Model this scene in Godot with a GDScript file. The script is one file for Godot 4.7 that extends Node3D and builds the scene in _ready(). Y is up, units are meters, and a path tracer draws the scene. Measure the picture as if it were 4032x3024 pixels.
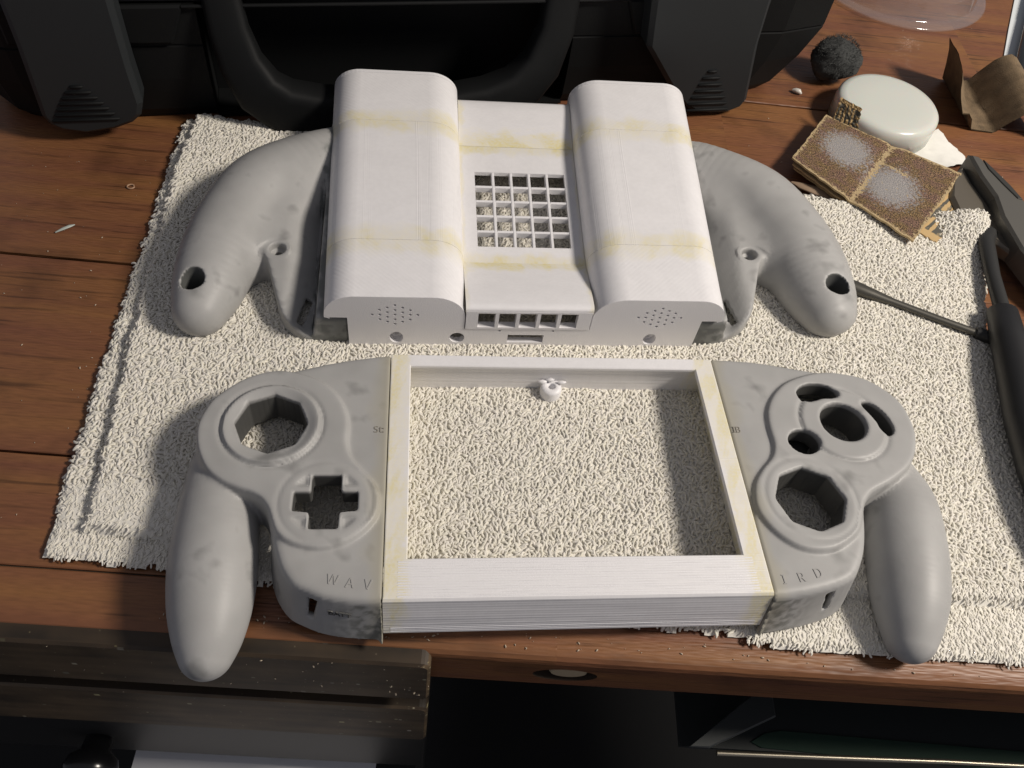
extends Node3D
# Lengths in the builders are millimetres (desk top at y = 0); they become metres when a mesh is committed.
const S := 0.001
const H := 0.75            # cell of the sculpted shells, mm
var used := {}
var rng := RandomNumberGenerator.new()
var M := {}
var GF: SystemFont

# ---------------------------------------------------------------- collecting triangles
class MB:
	var v := PackedVector3Array()
	var uv := PackedVector2Array()
	var col := PackedColorArray()
	var grp := PackedInt32Array()
	var c := Color.WHITE
	var g := -1
	func tri(a: Vector3, b: Vector3, d: Vector3, ua := Vector2.ZERO, ub := Vector2.ZERO, ud := Vector2.ZERO) -> void:
		v.append(a); v.append(b); v.append(d)
		uv.append(ua); uv.append(ub); uv.append(ud)
		col.append(c); col.append(c); col.append(c)
		grp.append(g)
	func quad(a: Vector3, b: Vector3, d: Vector3, e: Vector3, ua := Vector2.ZERO, ub := Vector2.ZERO, ud := Vector2.ZERO, ue := Vector2.ZERO) -> void:
		tri(a, b, d, ua, ub, ud)
		tri(a, d, e, ua, ud, ue)
	func loft(rings: Array, closed := true, caps := true, group := 0) -> void:
		g = group
		var n: int = rings[0].size()
		for i in range(rings.size() - 1):
			for j in range(n if closed else n - 1):
				var k := (j + 1) % n
				quad(rings[i][j], rings[i][k], rings[i + 1][k], rings[i + 1][j])
		if caps:
			g = -1
			for e in [0, rings.size() - 1]:
				var r: PackedVector3Array = rings[e]
				var m := Vector3.ZERO
				for p in r: m += p
				m /= r.size()
				for j in n:
					var k := (j + 1) % n
					if e == 0: tri(m, r[k], r[j])
					else: tri(m, r[j], r[k])
	func prism(poly: PackedVector2Array, depth: float, ch: float, xf: Transform3D) -> void:
		# polygon in x,y; from z = 0 (plain) to z = depth (edge chamfered by ch)
		var p := poly
		if Geometry2D.is_polygon_clockwise(p): p.reverse()
		var n := p.size()
		var q := PackedVector2Array()
		for i in n:
			var e0 := (p[i] - p[(i + n - 1) % n]).normalized()
			var e1 := (p[(i + 1) % n] - p[i]).normalized()
			var n0 := Vector2(-e0.y, e0.x)
			var n1 := Vector2(-e1.y, e1.x)
			var m := (n0 + n1)
			q.append(p[i] + m / maxf(0.5, m.length_squared() * 0.5) * ch)
		var tri_i := Geometry2D.triangulate_polygon(p)
		g = -1
		for i in n:
			var j := (i + 1) % n
			quad(xf * Vector3(p[i].x, p[i].y, 0), xf * Vector3(p[j].x, p[j].y, 0), xf * Vector3(p[j].x, p[j].y, depth - ch), xf * Vector3(p[i].x, p[i].y, depth - ch))
			if ch > 0.0:
				quad(xf * Vector3(p[i].x, p[i].y, depth - ch), xf * Vector3(p[j].x, p[j].y, depth - ch), xf * Vector3(q[j].x, q[j].y, depth), xf * Vector3(q[i].x, q[i].y, depth))
		for i in range(0, tri_i.size(), 3):
			var a := tri_i[i]; var b := tri_i[i + 1]; var d := tri_i[i + 2]
			if (p[b] - p[a]).cross(p[d] - p[a]) < 0.0:
				var t := b; b = d; d = t
			tri(xf * Vector3(q[a].x, q[a].y, depth), xf * Vector3(q[b].x, q[b].y, depth), xf * Vector3(q[d].x, q[d].y, depth))
			tri(xf * Vector3(p[a].x, p[a].y, 0), xf * Vector3(p[d].x, p[d].y, 0), xf * Vector3(p[b].x, p[b].y, 0))
	func box(a: Vector3, b: Vector3, ch := 0.0) -> void:
		var p := PackedVector2Array([Vector2(a.x, -b.z), Vector2(b.x, -b.z), Vector2(b.x, -a.z), Vector2(a.x, -a.z)])
		prism(p, b.y - a.y, ch, Transform3D(Basis(Vector3(1, 0, 0), Vector3(0, 0, -1), Vector3(0, 1, 0)), Vector3(0, a.y, 0)))
	func lathe(prof: PackedVector2Array, segs: int, at: Vector3, axis := Basis.IDENTITY) -> void:
		g = 0
		for i in range(prof.size() - 1):
			for j in segs:
				var a0 := TAU * j / segs
				var a1 := TAU * (j + 1) / segs
				var p := func(r: float, y: float, a: float) -> Vector3: return at + axis * Vector3(r * cos(a), y, r * sin(a))
				quad(p.call(prof[i].x, prof[i].y, a0), p.call(prof[i].x, prof[i].y, a1), p.call(prof[i + 1].x, prof[i + 1].y, a1), p.call(prof[i + 1].x, prof[i + 1].y, a0))
	func tube(path: Array, radii: Array, sides := 10, flat := 1.0, up := Vector3.UP, boxy := 1.0) -> void:
		var rings := []
		for i in path.size():
			var t: Vector3 = (path[mini(i + 1, path.size() - 1)] - path[maxi(i - 1, 0)]).normalized()
			var s := t.cross(up).normalized()
			var u := s.cross(t).normalized()
			var r := PackedVector3Array()
			for j in sides:
				var a := TAU * j / sides
				r.append(path[i] + (s * signf(cos(a)) * pow(absf(cos(a)), boxy) + u * signf(sin(a)) * pow(absf(sin(a)), boxy) * flat) * radii[i])
			rings.append(r)
		loft(rings, true, true, 0)
	func mesh(solid := true) -> ArrayMesh:
		if solid:
			var vol := 0.0
			for i in range(0, v.size(), 3): vol += v[i].dot(v[i + 1].cross(v[i + 2]))
			if vol > 0.0:
				for i in range(0, v.size(), 3):
					var t := v[i + 1]; v[i + 1] = v[i + 2]; v[i + 2] = t
					var w := uv[i + 1]; uv[i + 1] = uv[i + 2]; uv[i + 2] = w
					var k := col[i + 1]; col[i + 1] = col[i + 2]; col[i + 2] = k
		var st := SurfaceTool.new()
		st.begin(Mesh.PRIMITIVE_TRIANGLES)
		for i in v.size():
			if i % 3 == 0: st.set_smooth_group(grp[i / 3])
			st.set_uv(uv[i]); st.set_color(col[i])
			st.add_vertex(v[i] * 0.001)
		st.generate_normals()
		st.index()
		return st.commit()

# ---------------------------------------------------------------- naming, tagging
func numbered(parent: Node, called: String) -> String:
	var key := str(parent.get_instance_id()) + "/" + called
	var n: int = used.get(key, 0)
	used[key] = n + 1
	return called if n == 0 else "%s_%03d" % [called, n]

func part(mesh: Mesh, called: String, m: Material, parent: Node = self, at := Vector3.ZERO) -> MeshInstance3D:
	var o := MeshInstance3D.new()
	o.mesh = mesh
	o.material_override = m
	o.name = numbered(parent, called)
	o.position = at * S
	parent.add_child(o, true)
	return o

func thing(called: String, label: String, category: String, at := Vector3.ZERO, turn := 0.0, group := "") -> Node3D:
	var o := Node3D.new()
	o.name = numbered(self, called)
	o.position = at * S
	o.rotation.y = turn
	add_child(o, true)
	tag(o, label, category, group)
	return o

func tag(o: Node, label: String, category: String, group := "") -> void:
	o.set_meta("label", label)
	o.set_meta("category", category)
	if group: o.set_meta("group", group)

func lin(r: float, g: float, b: float) -> Color:
	return Color(r, g, b).linear_to_srgb()

func mat(c: Color, rough := 0.5, metal := 0.0, vc := false) -> StandardMaterial3D:
	var m := StandardMaterial3D.new()
	m.albedo_color = c.linear_to_srgb()
	m.roughness = rough
	m.metallic = metal
	m.vertex_color_use_as_albedo = vc
	return m

# ---------------------------------------------------------------- textures
func noise_bytes(w: int, h: int, seed_: int, freq: float, sx := 1, sy := 1, oct := 4) -> PackedByteArray:
	var n := FastNoiseLite.new()
	n.seed = seed_; n.frequency = freq
	n.fractal_octaves = oct
	var im := n.get_image(maxi(4, w / sx), maxi(4, h / sy), false, false, true)
	im.convert(Image.FORMAT_L8)
	if sx > 1 or sy > 1: im.resize(w, h, Image.INTERPOLATE_CUBIC)
	return im.get_data()

func tex(w: int, h: int, data: PackedByteArray) -> ImageTexture:
	var im := Image.create_from_data(w, h, false, Image.FORMAT_RGB8, data)
	im.generate_mipmaps()
	return ImageTexture.create_from_image(im)

func b8(x: float) -> int:
	return clampi(int((1.055 * pow(maxf(x, 0.0), 1.0 / 2.4) - 0.055 if x > 0.0031 else x * 12.92) * 255.0), 0, 255)

func wood_texture() -> Array:
	var w := 2048; var h := 1024
	var a := noise_bytes(w, h, 3, 0.02, 16, 1, 5)
	var b := noise_bytes(w, h, 9, 0.12, 32, 1, 3)
	var c := noise_bytes(w, h, 14, 0.006, 1, 1, 5)
	var f := noise_bytes(w, h, 21, 0.35, 8, 1, 2)
	var lut := PackedByteArray(); lut.resize(1024)
	for i in 1024: lut[i] = b8(i / 1023.0 * 0.5)
	var d := PackedByteArray(); d.resize(w * h * 3)
	var gl := PackedByteArray(); gl.resize(w * h)
	for i in w * h:
		var t := 0.85 + a[i] / 255.0 * 0.42 + (f[i] - 128) / 255.0 * 0.34
		var dk := clampf((b[i] - 166) / 40.0, 0.0, 1.0) * clampf((c[i] - 60) / 90.0, 0.25, 1.0)
		t *= 1.0 - 0.5 * dk
		var bl := clampf((c[i] - 150) / 90.0, 0.0, 1.0)
		t *= 1.0 - 0.35 * bl
		var warm := a[i] / 255.0
		d[i * 3] = lut[clampi(int(0.190 * t * 2046.0), 0, 1023)]
		d[i * 3 + 1] = lut[clampi(int((0.072 + 0.014 * warm) * t * 2046.0), 0, 1023)]
		d[i * 3 + 2] = lut[clampi(int((0.029 + 0.010 * (1.0 - warm)) * t * 2046.0), 0, 1023)]
		gl[i] = clampi(int(128 + (f[i] - 128) * 0.6 - dk * 90.0 + (a[i] - 128) * 0.3), 0, 255)
	var gi := Image.create_from_data(w, h, false, Image.FORMAT_L8, gl)
	gi.convert(Image.FORMAT_RGBA8)
	gi.bump_map_to_normal_map(1.6)
	gi.generate_mipmaps()
	return [tex(w, h, d), ImageTexture.create_from_image(gi)]

func dirty_wood_texture() -> ImageTexture:
	var w := 1024; var h := 256
	var a := noise_bytes(w, h, 31, 0.05, 10, 1, 4)
	var c := noise_bytes(w, h, 32, 0.012, 1, 1, 4)
	var d := PackedByteArray(); d.resize(w * h * 3)
	for i in w * h:
		var t := 0.55 + a[i] / 255.0 * 0.5 + (c[i] - 128) / 255.0 * 0.7
		d[i * 3] = b8(0.108 * t); d[i * 3 + 1] = b8(0.073 * t); d[i * 3 + 2] = b8(0.040 * t)
	var r := RandomNumberGenerator.new(); r.seed = 5
	for k in 330:                                   # old paint and glue flecks, thicker towards the corner
		var x := int(w * (1.0 - pow(r.randf(), 1.8))); var y := r.randi_range(0, h - 1)
		var q := r.randf_range(0.12, 0.42)
		var yel := r.randf() * 0.6
		var big := 1 + int(pow(r.randf(), 5.0) * 5.0)
		for yy in range(y, mini(h, y + big)):
			for xx in range(x, mini(w, x + big)):
				var o := (yy * w + xx) * 3
				d[o] = b8(q); d[o + 1] = b8(q * 0.9); d[o + 2] = b8(q * (0.75 - 0.5 * yel))
	return tex(w, h, d)

# white print with yellow glue soaked in along seams: bands[] = [axis(0 u, 1 v), at, width] in 0..1
func stain_texture(w: int, h: int, seed_: int, bands: Array, tint := 1.0) -> ImageTexture:
	var a := noise_bytes(w, h, seed_, 0.02, 1, 1, 4)
	var c := noise_bytes(w, h, seed_ + 1, 0.09, 1, 1, 3)
	var d := PackedByteArray(); d.resize(w * h * 3)
	for y in h:
		for x in w:
			var i := y * w + x
			var n := (a[i] - 128) / 128.0
			var st := 0.0
			for b in bands:
				var p: float = float(x) / w if b[0] == 0 else float(y) / h
				var e: float = absf(p - b[1]) / (b[2] * (1.0 + 0.45 * n))
				st = maxf(st, smoothstep(1.25, 0.55, e) * (0.55 + 0.45 * clampf(1.0 - e, 0.0, 1.0)) * b[3])
			st *= tint * (0.8 + 0.4 * (c[i] - 128) / 128.0) * clampf(0.85 + 1.5 * (a[(y / 4) * w + (x * 3 + y) / 4 % w] - 128) / 128.0, 0.55, 1.2)
			var g := 0.795 + 0.02 * (c[i] - 128) / 128.0 + 0.02 * n
			d[i * 3] = b8(g * (1.0 - 0.05 * st)); d[i * 3 + 1] = b8(g * 0.988 * (1.0 - 0.10 * st)); d[i * 3 + 2] = b8(g * 1.005 * (1.0 - 0.33 * st))
	return tex(w, h, d)

func line_normal(seed_: int, period: int, amp: float) -> ImageTexture:
	var w := 256; var h := 512
	var d := PackedByteArray(); d.resize(w * h)
	var r := RandomNumberGenerator.new(); r.seed = seed_
	var n := noise_bytes(w, h, seed_, 0.05, 8, 1, 3)
	var row := []
	for k in h / period + 1: row.append(r.randf_range(0.2, 1.0) * (2.2 if r.randf() < 0.12 else 1.0))
	for y in h:
		var ph := sin(PI * (y % period) / float(period))
		for x in w:
			d[y * w + x] = clampi(int(90 + 60.0 * ph * row[y / period] + (n[y * w + x] - 128) * 0.35), 0, 255)
	var im := Image.create_from_data(w, h, false, Image.FORMAT_L8, d)
	im.convert(Image.FORMAT_RGBA8)
	im.bump_map_to_normal_map(amp)
	im.generate_mipmaps()
	return ImageTexture.create_from_image(im)

func flank_normal() -> ImageTexture:                 # print lines running along the hump, only on its rounded flanks
	var w := 1024; var h := 64
	var d := PackedByteArray(); d.resize(w * h)
	var r := RandomNumberGenerator.new(); r.seed = 9
	var n := noise_bytes(w, h, 17, 0.04, 1, 4, 3)
	var amp := []
	for x in w: amp.append(0.0)
	for c in [[0.055, 0.02], [0.16, 0.012], [0.345, 0.02], [0.40, 0.01], [0.30, 0.008]]:
		for k in 16:
			var x := int(w * (c[0] + r.randf_range(-1, 1) * c[1]))
			amp[clampi(x, 0, w - 1)] = r.randf_range(25.0, 80.0) * (1.0 if r.randf() < 0.6 else -1.0)
	for y in h:
		for x in w:
			var a: float = amp[x] * clampf((n[y * w + x] - 90) / 60.0, 0.0, 1.0)
			d[y * w + x] = clampi(int(128 + a + (n[y * w + x] - 128) * 0.06), 0, 255)
	var im := Image.create_from_data(w, h, false, Image.FORMAT_L8, d)
	im.convert(Image.FORMAT_RGBA8)
	im.bump_map_to_normal_map(2.0)
	im.generate_mipmaps()
	return ImageTexture.create_from_image(im)

func hatch_normal() -> ImageTexture:                 # diagonal top-layer filament rows
	var w := 512; var h := 512
	var d := PackedByteArray(); d.resize(w * h)
	var n := noise_bytes(w, h, 19, 0.03, 1, 1, 3)
	for y in h:
		for x in w:
			d[y * w + x] = clampi(int(128 + 45.0 * sin((x + y) * TAU / 8.0) * (n[y * w + x] / 160.0)), 0, 255)
	var im := Image.create_from_data(w, h, false, Image.FORMAT_L8, d)
	im.convert(Image.FORMAT_RGBA8)
	im.bump_map_to_normal_map(2.0)
	im.generate_mipmaps()
	return ImageTexture.create_from_image(im)

func speckle_normal(seed_: int, freq: float, amp: float, size := 512) -> ImageTexture:
	var n := FastNoiseLite.new()
	n.seed = seed_; n.frequency = freq; n.fractal_octaves = 3
	var im := n.get_seamless_image(size, size)
	im.convert(Image.FORMAT_RGBA8)
	im.bump_map_to_normal_map(amp)
	im.generate_mipmaps()
	return ImageTexture.create_from_image(im)

func grit_texture() -> ImageTexture:
	var w := 512; var h := 512
	var a := noise_bytes(w, h, 41, 0.13, 1, 1, 3)
	var c := noise_bytes(w, h, 42, 0.014, 1, 1, 4)
	var e := noise_bytes(w, h, 43, 0.06, 1, 1, 4)
	var d := PackedByteArray(); d.resize(w * h * 3)
	for y in h:
		for x in w:
			var i := y * w + x
			var g := 0.5 + (a[i] - 128) / 70.0
			g = clampf(g, 0.0, 1.0)
			var warm := clampf(0.5 + (c[i] - 128) / 120.0, 0.0, 1.0)
			var cr := 0.06 + 0.23 * g
			var cg := cr * lerpf(0.58, 0.64, warm); var cb := cr * lerpf(0.40, 0.28, warm)
			# grey clogged patches
			for s in [[0.27, 0.40, 0.19], [0.67, 0.55, 0.20]]:
				var q: float = Vector2(float(x) / w - s[0], (float(y) / h - s[1]) * 0.75).length() / s[2]
				var k := clampf((1.15 - q) * 2.0 + (e[i] - 128) / 160.0, 0.0, 1.0) * 0.8
				cr = lerpf(cr, 0.30 + 0.12 * g, k); cg = lerpf(cg, 0.30 + 0.11 * g, k); cb = lerpf(cb, 0.31 + 0.1 * g, k)
			# worn crease lines to bare paper
			var u := float(x) / w; var v := float(y) / h
			var wob := (e[i] - 128) / 128.0 * 0.03
			var wear := 0.0
			wear = maxf(wear, 1.0 - absf(u - 0.51 + wob) / 0.022)
			wear = maxf(wear, 1.0 - absf(v - 0.30 - (u - 0.5) * 0.1 + wob) / (0.014 if u > 0.5 and u < 0.72 else 0.001))
			wear = maxf(wear, 1.0 - v / (0.03 + wob)); wear = maxf(wear, 1.0 - (1.0 - v) / (0.035 + wob))
			wear = maxf(wear, 1.0 - u / (0.02 + wob)); wear = maxf(wear, 1.0 - (1.0 - u) / (0.02 + wob))
			wear = clampf(wear * 2.5 + (a[i] - 150) / 160.0, 0.0, 1.0) if wear > 0.0 else 0.0
			d[i * 3] = b8(lerpf(cr, 0.50, wear)); d[i * 3 + 1] = b8(lerpf(cg, 0.38, wear)); d[i * 3 + 2] = b8(lerpf(cb, 0.21, wear))
	return tex(w, h, d)

func print_texture() -> ImageTexture:                # cream backing paper with heavy dark print, worn
	var w := 256; var h := 256
	var e := noise_bytes(w, h, 53, 0.05, 1, 1, 4)
	var im := Image.create(w, h, false, Image.FORMAT_RGB8)
	im.fill(lin(0.52, 0.36, 0.17))
	var dk := lin(0.09, 0.085, 0.07)
	for r in 4:
		var y := 10 + r * 62
		var x := 6
		while x < w - 20:
			var k := (x * 7 + r * 13) % 4
			var ww := 26 if k != 1 else 12
			im.fill_rect(Rect2i(x, y, ww, 44), dk)
			if k == 0: im.fill_rect(Rect2i(x + 9, y + 12, ww, 6), lin(0.52, 0.36, 0.17)); im.fill_rect(Rect2i(x + 9, y + 27, ww, 6), lin(0.52, 0.36, 0.17))
			if k == 2: im.fill_rect(Rect2i(x + 9, y + 10, 8, 24), lin(0.52, 0.36, 0.17))
			if k == 3: im.fill_rect(Rect2i(x + 8, y, 10, 16), lin(0.52, 0.36, 0.17)); im.fill_rect(Rect2i(x + 8, y + 28, 10, 16), lin(0.52, 0.36, 0.17))
			x += ww + 9
	for y in h:
		for x in w:
			if e[y * w + x] > 168: im.set_pixel(x, y, im.get_pixel(x, y).lerp(lin(0.5, 0.36, 0.18), 0.5))
	im.generate_mipmaps()
	return ImageTexture.create_from_image(im)

# ---------------------------------------------------------------- sculpted shells (signed distance + surface nets)
func smin(a: float, b: float, k: float) -> float:
	var h := maxf(k - absf(a - b), 0.0) / k
	return minf(a, b) - h * h * k * 0.25

func smax(a: float, b: float, k: float) -> float:
	var h := maxf(k - absf(a - b), 0.0) / k
	return maxf(a, b) + h * h * k * 0.25

func smooth_poly(p: PackedVector2Array, sub := 4) -> PackedVector2Array:
	var out := PackedVector2Array()
	var n := p.size()
	for i in n:
		for s in sub:
			out.append(p[i].cubic_interpolate(p[(i + 1) % n], p[(i + n - 1) % n], p[(i + 2) % n], float(s) / sub))
	return out

func poly_d(p: PackedVector2Array, x: float, z: float) -> float:
	var best := 1e9
	var inside := false
	var n := p.size()
	var j := n - 1
	for i in n:
		var a := p[j]; var b := p[i]
		var ex := b.x - a.x; var ez := b.y - a.y
		var wx := x - a.x; var wz := z - a.y
		var t := clampf((wx * ex + wz * ez) / (ex * ex + ez * ez + 1e-9), 0.0, 1.0)
		var dx := wx - ex * t; var dz := wz - ez * t
		best = minf(best, dx * dx + dz * dz)
		if (b.y > z) != (a.y > z) and x < (a.x - b.x) * (z - b.y) / (a.y - b.y) + b.x: inside = not inside
		j = i
	return -sqrt(best) if inside else sqrt(best)

func poly_grid(p: PackedVector2Array, x0: float, z0: float, nx: int, nz: int) -> PackedFloat32Array:
	# exact near the outline, coarse far from it
	var out := PackedFloat32Array()
	out.resize((nx + 1) * (nz + 1))
	var step := 4
	for i in range(0, nx + 1, step):
		for k in range(0, nz + 1, step):
			var d := poly_d(p, x0 + i * H, z0 + k * H)
			var far := absf(d) > 9.0
			for ii in range(i, mini(i + step, nx + 1)):
				for kk in range(k, mini(k + step, nz + 1)):
					out[ii * (nz + 1) + kk] = d if far else poly_d(p, x0 + ii * H, z0 + kk * H)
	return out

func smooth_chain(ch: Array, sub := 4) -> Array:
	var out := []
	for i in range(ch.size() - 1):
		var p0: Vector4 = ch[maxi(i - 1, 0)]; var p1: Vector4 = ch[i]; var p2: Vector4 = ch[i + 1]; var p3: Vector4 = ch[mini(i + 2, ch.size() - 1)]
		for s in sub:
			var t := float(s) / sub
			out.append(0.5 * (2.0 * p1 + (p2 - p0) * t + (2.0 * p0 - 5.0 * p1 + 4.0 * p2 - p3) * t * t + (3.0 * p1 - p0 - 3.0 * p2 + p3) * t * t * t))
	out.append(ch[ch.size() - 1])
	return out

func chain_d(ch: Array, x: float, y: float, z: float) -> float:
	var best := 1e9
	for i in range(ch.size() - 1):
		var a: Vector4 = ch[i]; var b: Vector4 = ch[i + 1]
		var ex := b.x - a.x; var ey := b.y - a.y; var ez := b.z - a.z
		var wx := x - a.x; var wy := y - a.y; var wz := z - a.z
		var t := clampf((wx * ex + wy * ey + wz * ez) / (ex * ex + ey * ey + ez * ez), 0.0, 1.0)
		var dx := wx - ex * t; var dy := wy - ey * t; var dz := wz - ez * t
		var d := sqrt(dx * dx + dy * dy + dz * dz) - lerpf(a.w, b.w, t)
		best = minf(best, d)
	return best

func nets(o: Vector3, nx: int, ny: int, nz: int, f: PackedFloat32Array, mirror: bool, paint: Callable) -> ArrayMesh:
	var sx := (ny + 1) * (nz + 1); var sz := ny + 1
	var at := {}
	var vs := PackedVector3Array(); var ns := PackedVector3Array(); var cs := PackedColorArray()
	var ids := PackedInt32Array()
	var ca := PackedInt32Array([0, sx, sz, sx + sz, 1, sx + 1, sz + 1, sx + sz + 1])
	var off := [Vector3(0, 0, 0), Vector3(1, 0, 0), Vector3(0, 0, 1), Vector3(1, 0, 1), Vector3(0, 1, 0), Vector3(1, 1, 0), Vector3(0, 1, 1), Vector3(1, 1, 1)]
	var ed := PackedInt32Array([0, 1, 2, 3, 4, 5, 6, 7, 0, 2, 1, 3, 4, 6, 5, 7, 0, 4, 1, 5, 2, 6, 3, 7])
	var c := PackedFloat32Array(); c.resize(8)
	for i in nx:
		for k in nz:
			var base := i * sx + k * sz
			for j in ny:
				var q := base + j
				var s0 := f[q] < 0.0
				if s0 == (f[q + sx] < 0.0) and s0 == (f[q + sz] < 0.0) and s0 == (f[q + sx + sz] < 0.0) and s0 == (f[q + 1] < 0.0) and s0 == (f[q + sx + 1] < 0.0) and s0 == (f[q + sz + 1] < 0.0) and s0 == (f[q + sx + sz + 1] < 0.0):
					continue
				for e in 8: c[e] = f[q + ca[e]]
				var p := Vector3.ZERO
				var m := 0
				for e in range(0, 24, 2):
					var a := ed[e]; var b := ed[e + 1]
					if (c[a] < 0.0) != (c[b] < 0.0):
						p += off[a].lerp(off[b], c[a] / (c[a] - c[b]))
						m += 1
				p /= m
				var nrm := Vector3(c[1] + c[3] + c[5] + c[7] - c[0] - c[2] - c[4] - c[6], c[4] + c[5] + c[6] + c[7] - c[0] - c[1] - c[2] - c[3], c[2] + c[3] + c[6] + c[7] - c[0] - c[1] - c[4] - c[5]).normalized()
				at[q] = vs.size()
				var w := o + (Vector3(i, j, k) + p) * H
				cs.append(paint.call(w, nrm))
				if mirror:
					w.x = -w.x; nrm.x = -nrm.x
					w.z -= 2.5 * smoothstep(73.6, 86.0, w.x)
					w.x += 0.003 * pow(maxf(0.0, w.x - 85.0), 2.0) - 0.0003 * w.z * w.x
				vs.append(w * S); ns.append(nrm)
	var dirs := [[sx, sz, 1], [sz, 1, sx], [1, sx, sz]]
	for q in at:
		var v0 := f[q] < 0.0
		for d in 3:
			var e: int = dirs[d][0]
			if v0 == (f[q + e] < 0.0): continue
			var u: int = dirs[d][1]; var w: int = dirs[d][2]
			if not (at.has(q - u) and at.has(q - w) and at.has(q - u - w)): continue
			var A: int = at[q]; var B: int = at[q - u]; var C: int = at[q - u - w]; var D: int = at[q - w]
			var face := (vs[B] - vs[A]).cross(vs[C] - vs[A])
			if face.dot(ns[A] + ns[B] + ns[C] + ns[D]) < 0.0: ids.append_array([A, B, C, A, C, D])
			else: ids.append_array([A, C, B, A, D, C])
	var arr := []
	arr.resize(Mesh.ARRAY_MAX)
	arr[Mesh.ARRAY_VERTEX] = vs; arr[Mesh.ARRAY_NORMAL] = ns; arr[Mesh.ARRAY_COLOR] = cs; arr[Mesh.ARRAY_INDEX] = ids
	var am := ArrayMesh.new()
	am.add_surface_from_arrays(Mesh.PRIMITIVE_TRIANGLES, arr)
	return am

func pv(a: Array) -> PackedVector2Array:
	var out := PackedVector2Array()
	for i in range(0, a.size(), 2): out.append(Vector2(a[i], a[i + 1]))
	return out

var mott := FastNoiseLite.new()
func primer(w: Vector3, nrm: Vector3, seam: float, seed_: float) -> Color:
	# grey primer: soft mottling, rubbed dark patches, bare yellowish plastic by the glued seam
	var a := mott.get_noise_3d(w.x * 0.9 + seed_, w.y * 0.9, w.z * 0.9)
	var b := mott.get_noise_3d(w.x * 2.2 + seed_ + 90.0, w.y * 2.2, w.z * 2.2 + 40.0)
	var g := 0.375 + 0.045 * a + 0.02 * b
	var pd := clampf((b * 0.7 + a * 0.7 - 0.27) * 2.2, 0.0, 1.0)
	g = lerpf(g, 0.20, pd * 0.8)
	var c := Color(g, g * 0.995, g * 0.975)
	if seam < 9.0:
		var k := clampf(1.0 - seam / (6.0 + 5.0 * a), 0.0, 1.0)
		c = c.lerp(Color(0.36, 0.335, 0.255), k * 0.75)
	return c

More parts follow.
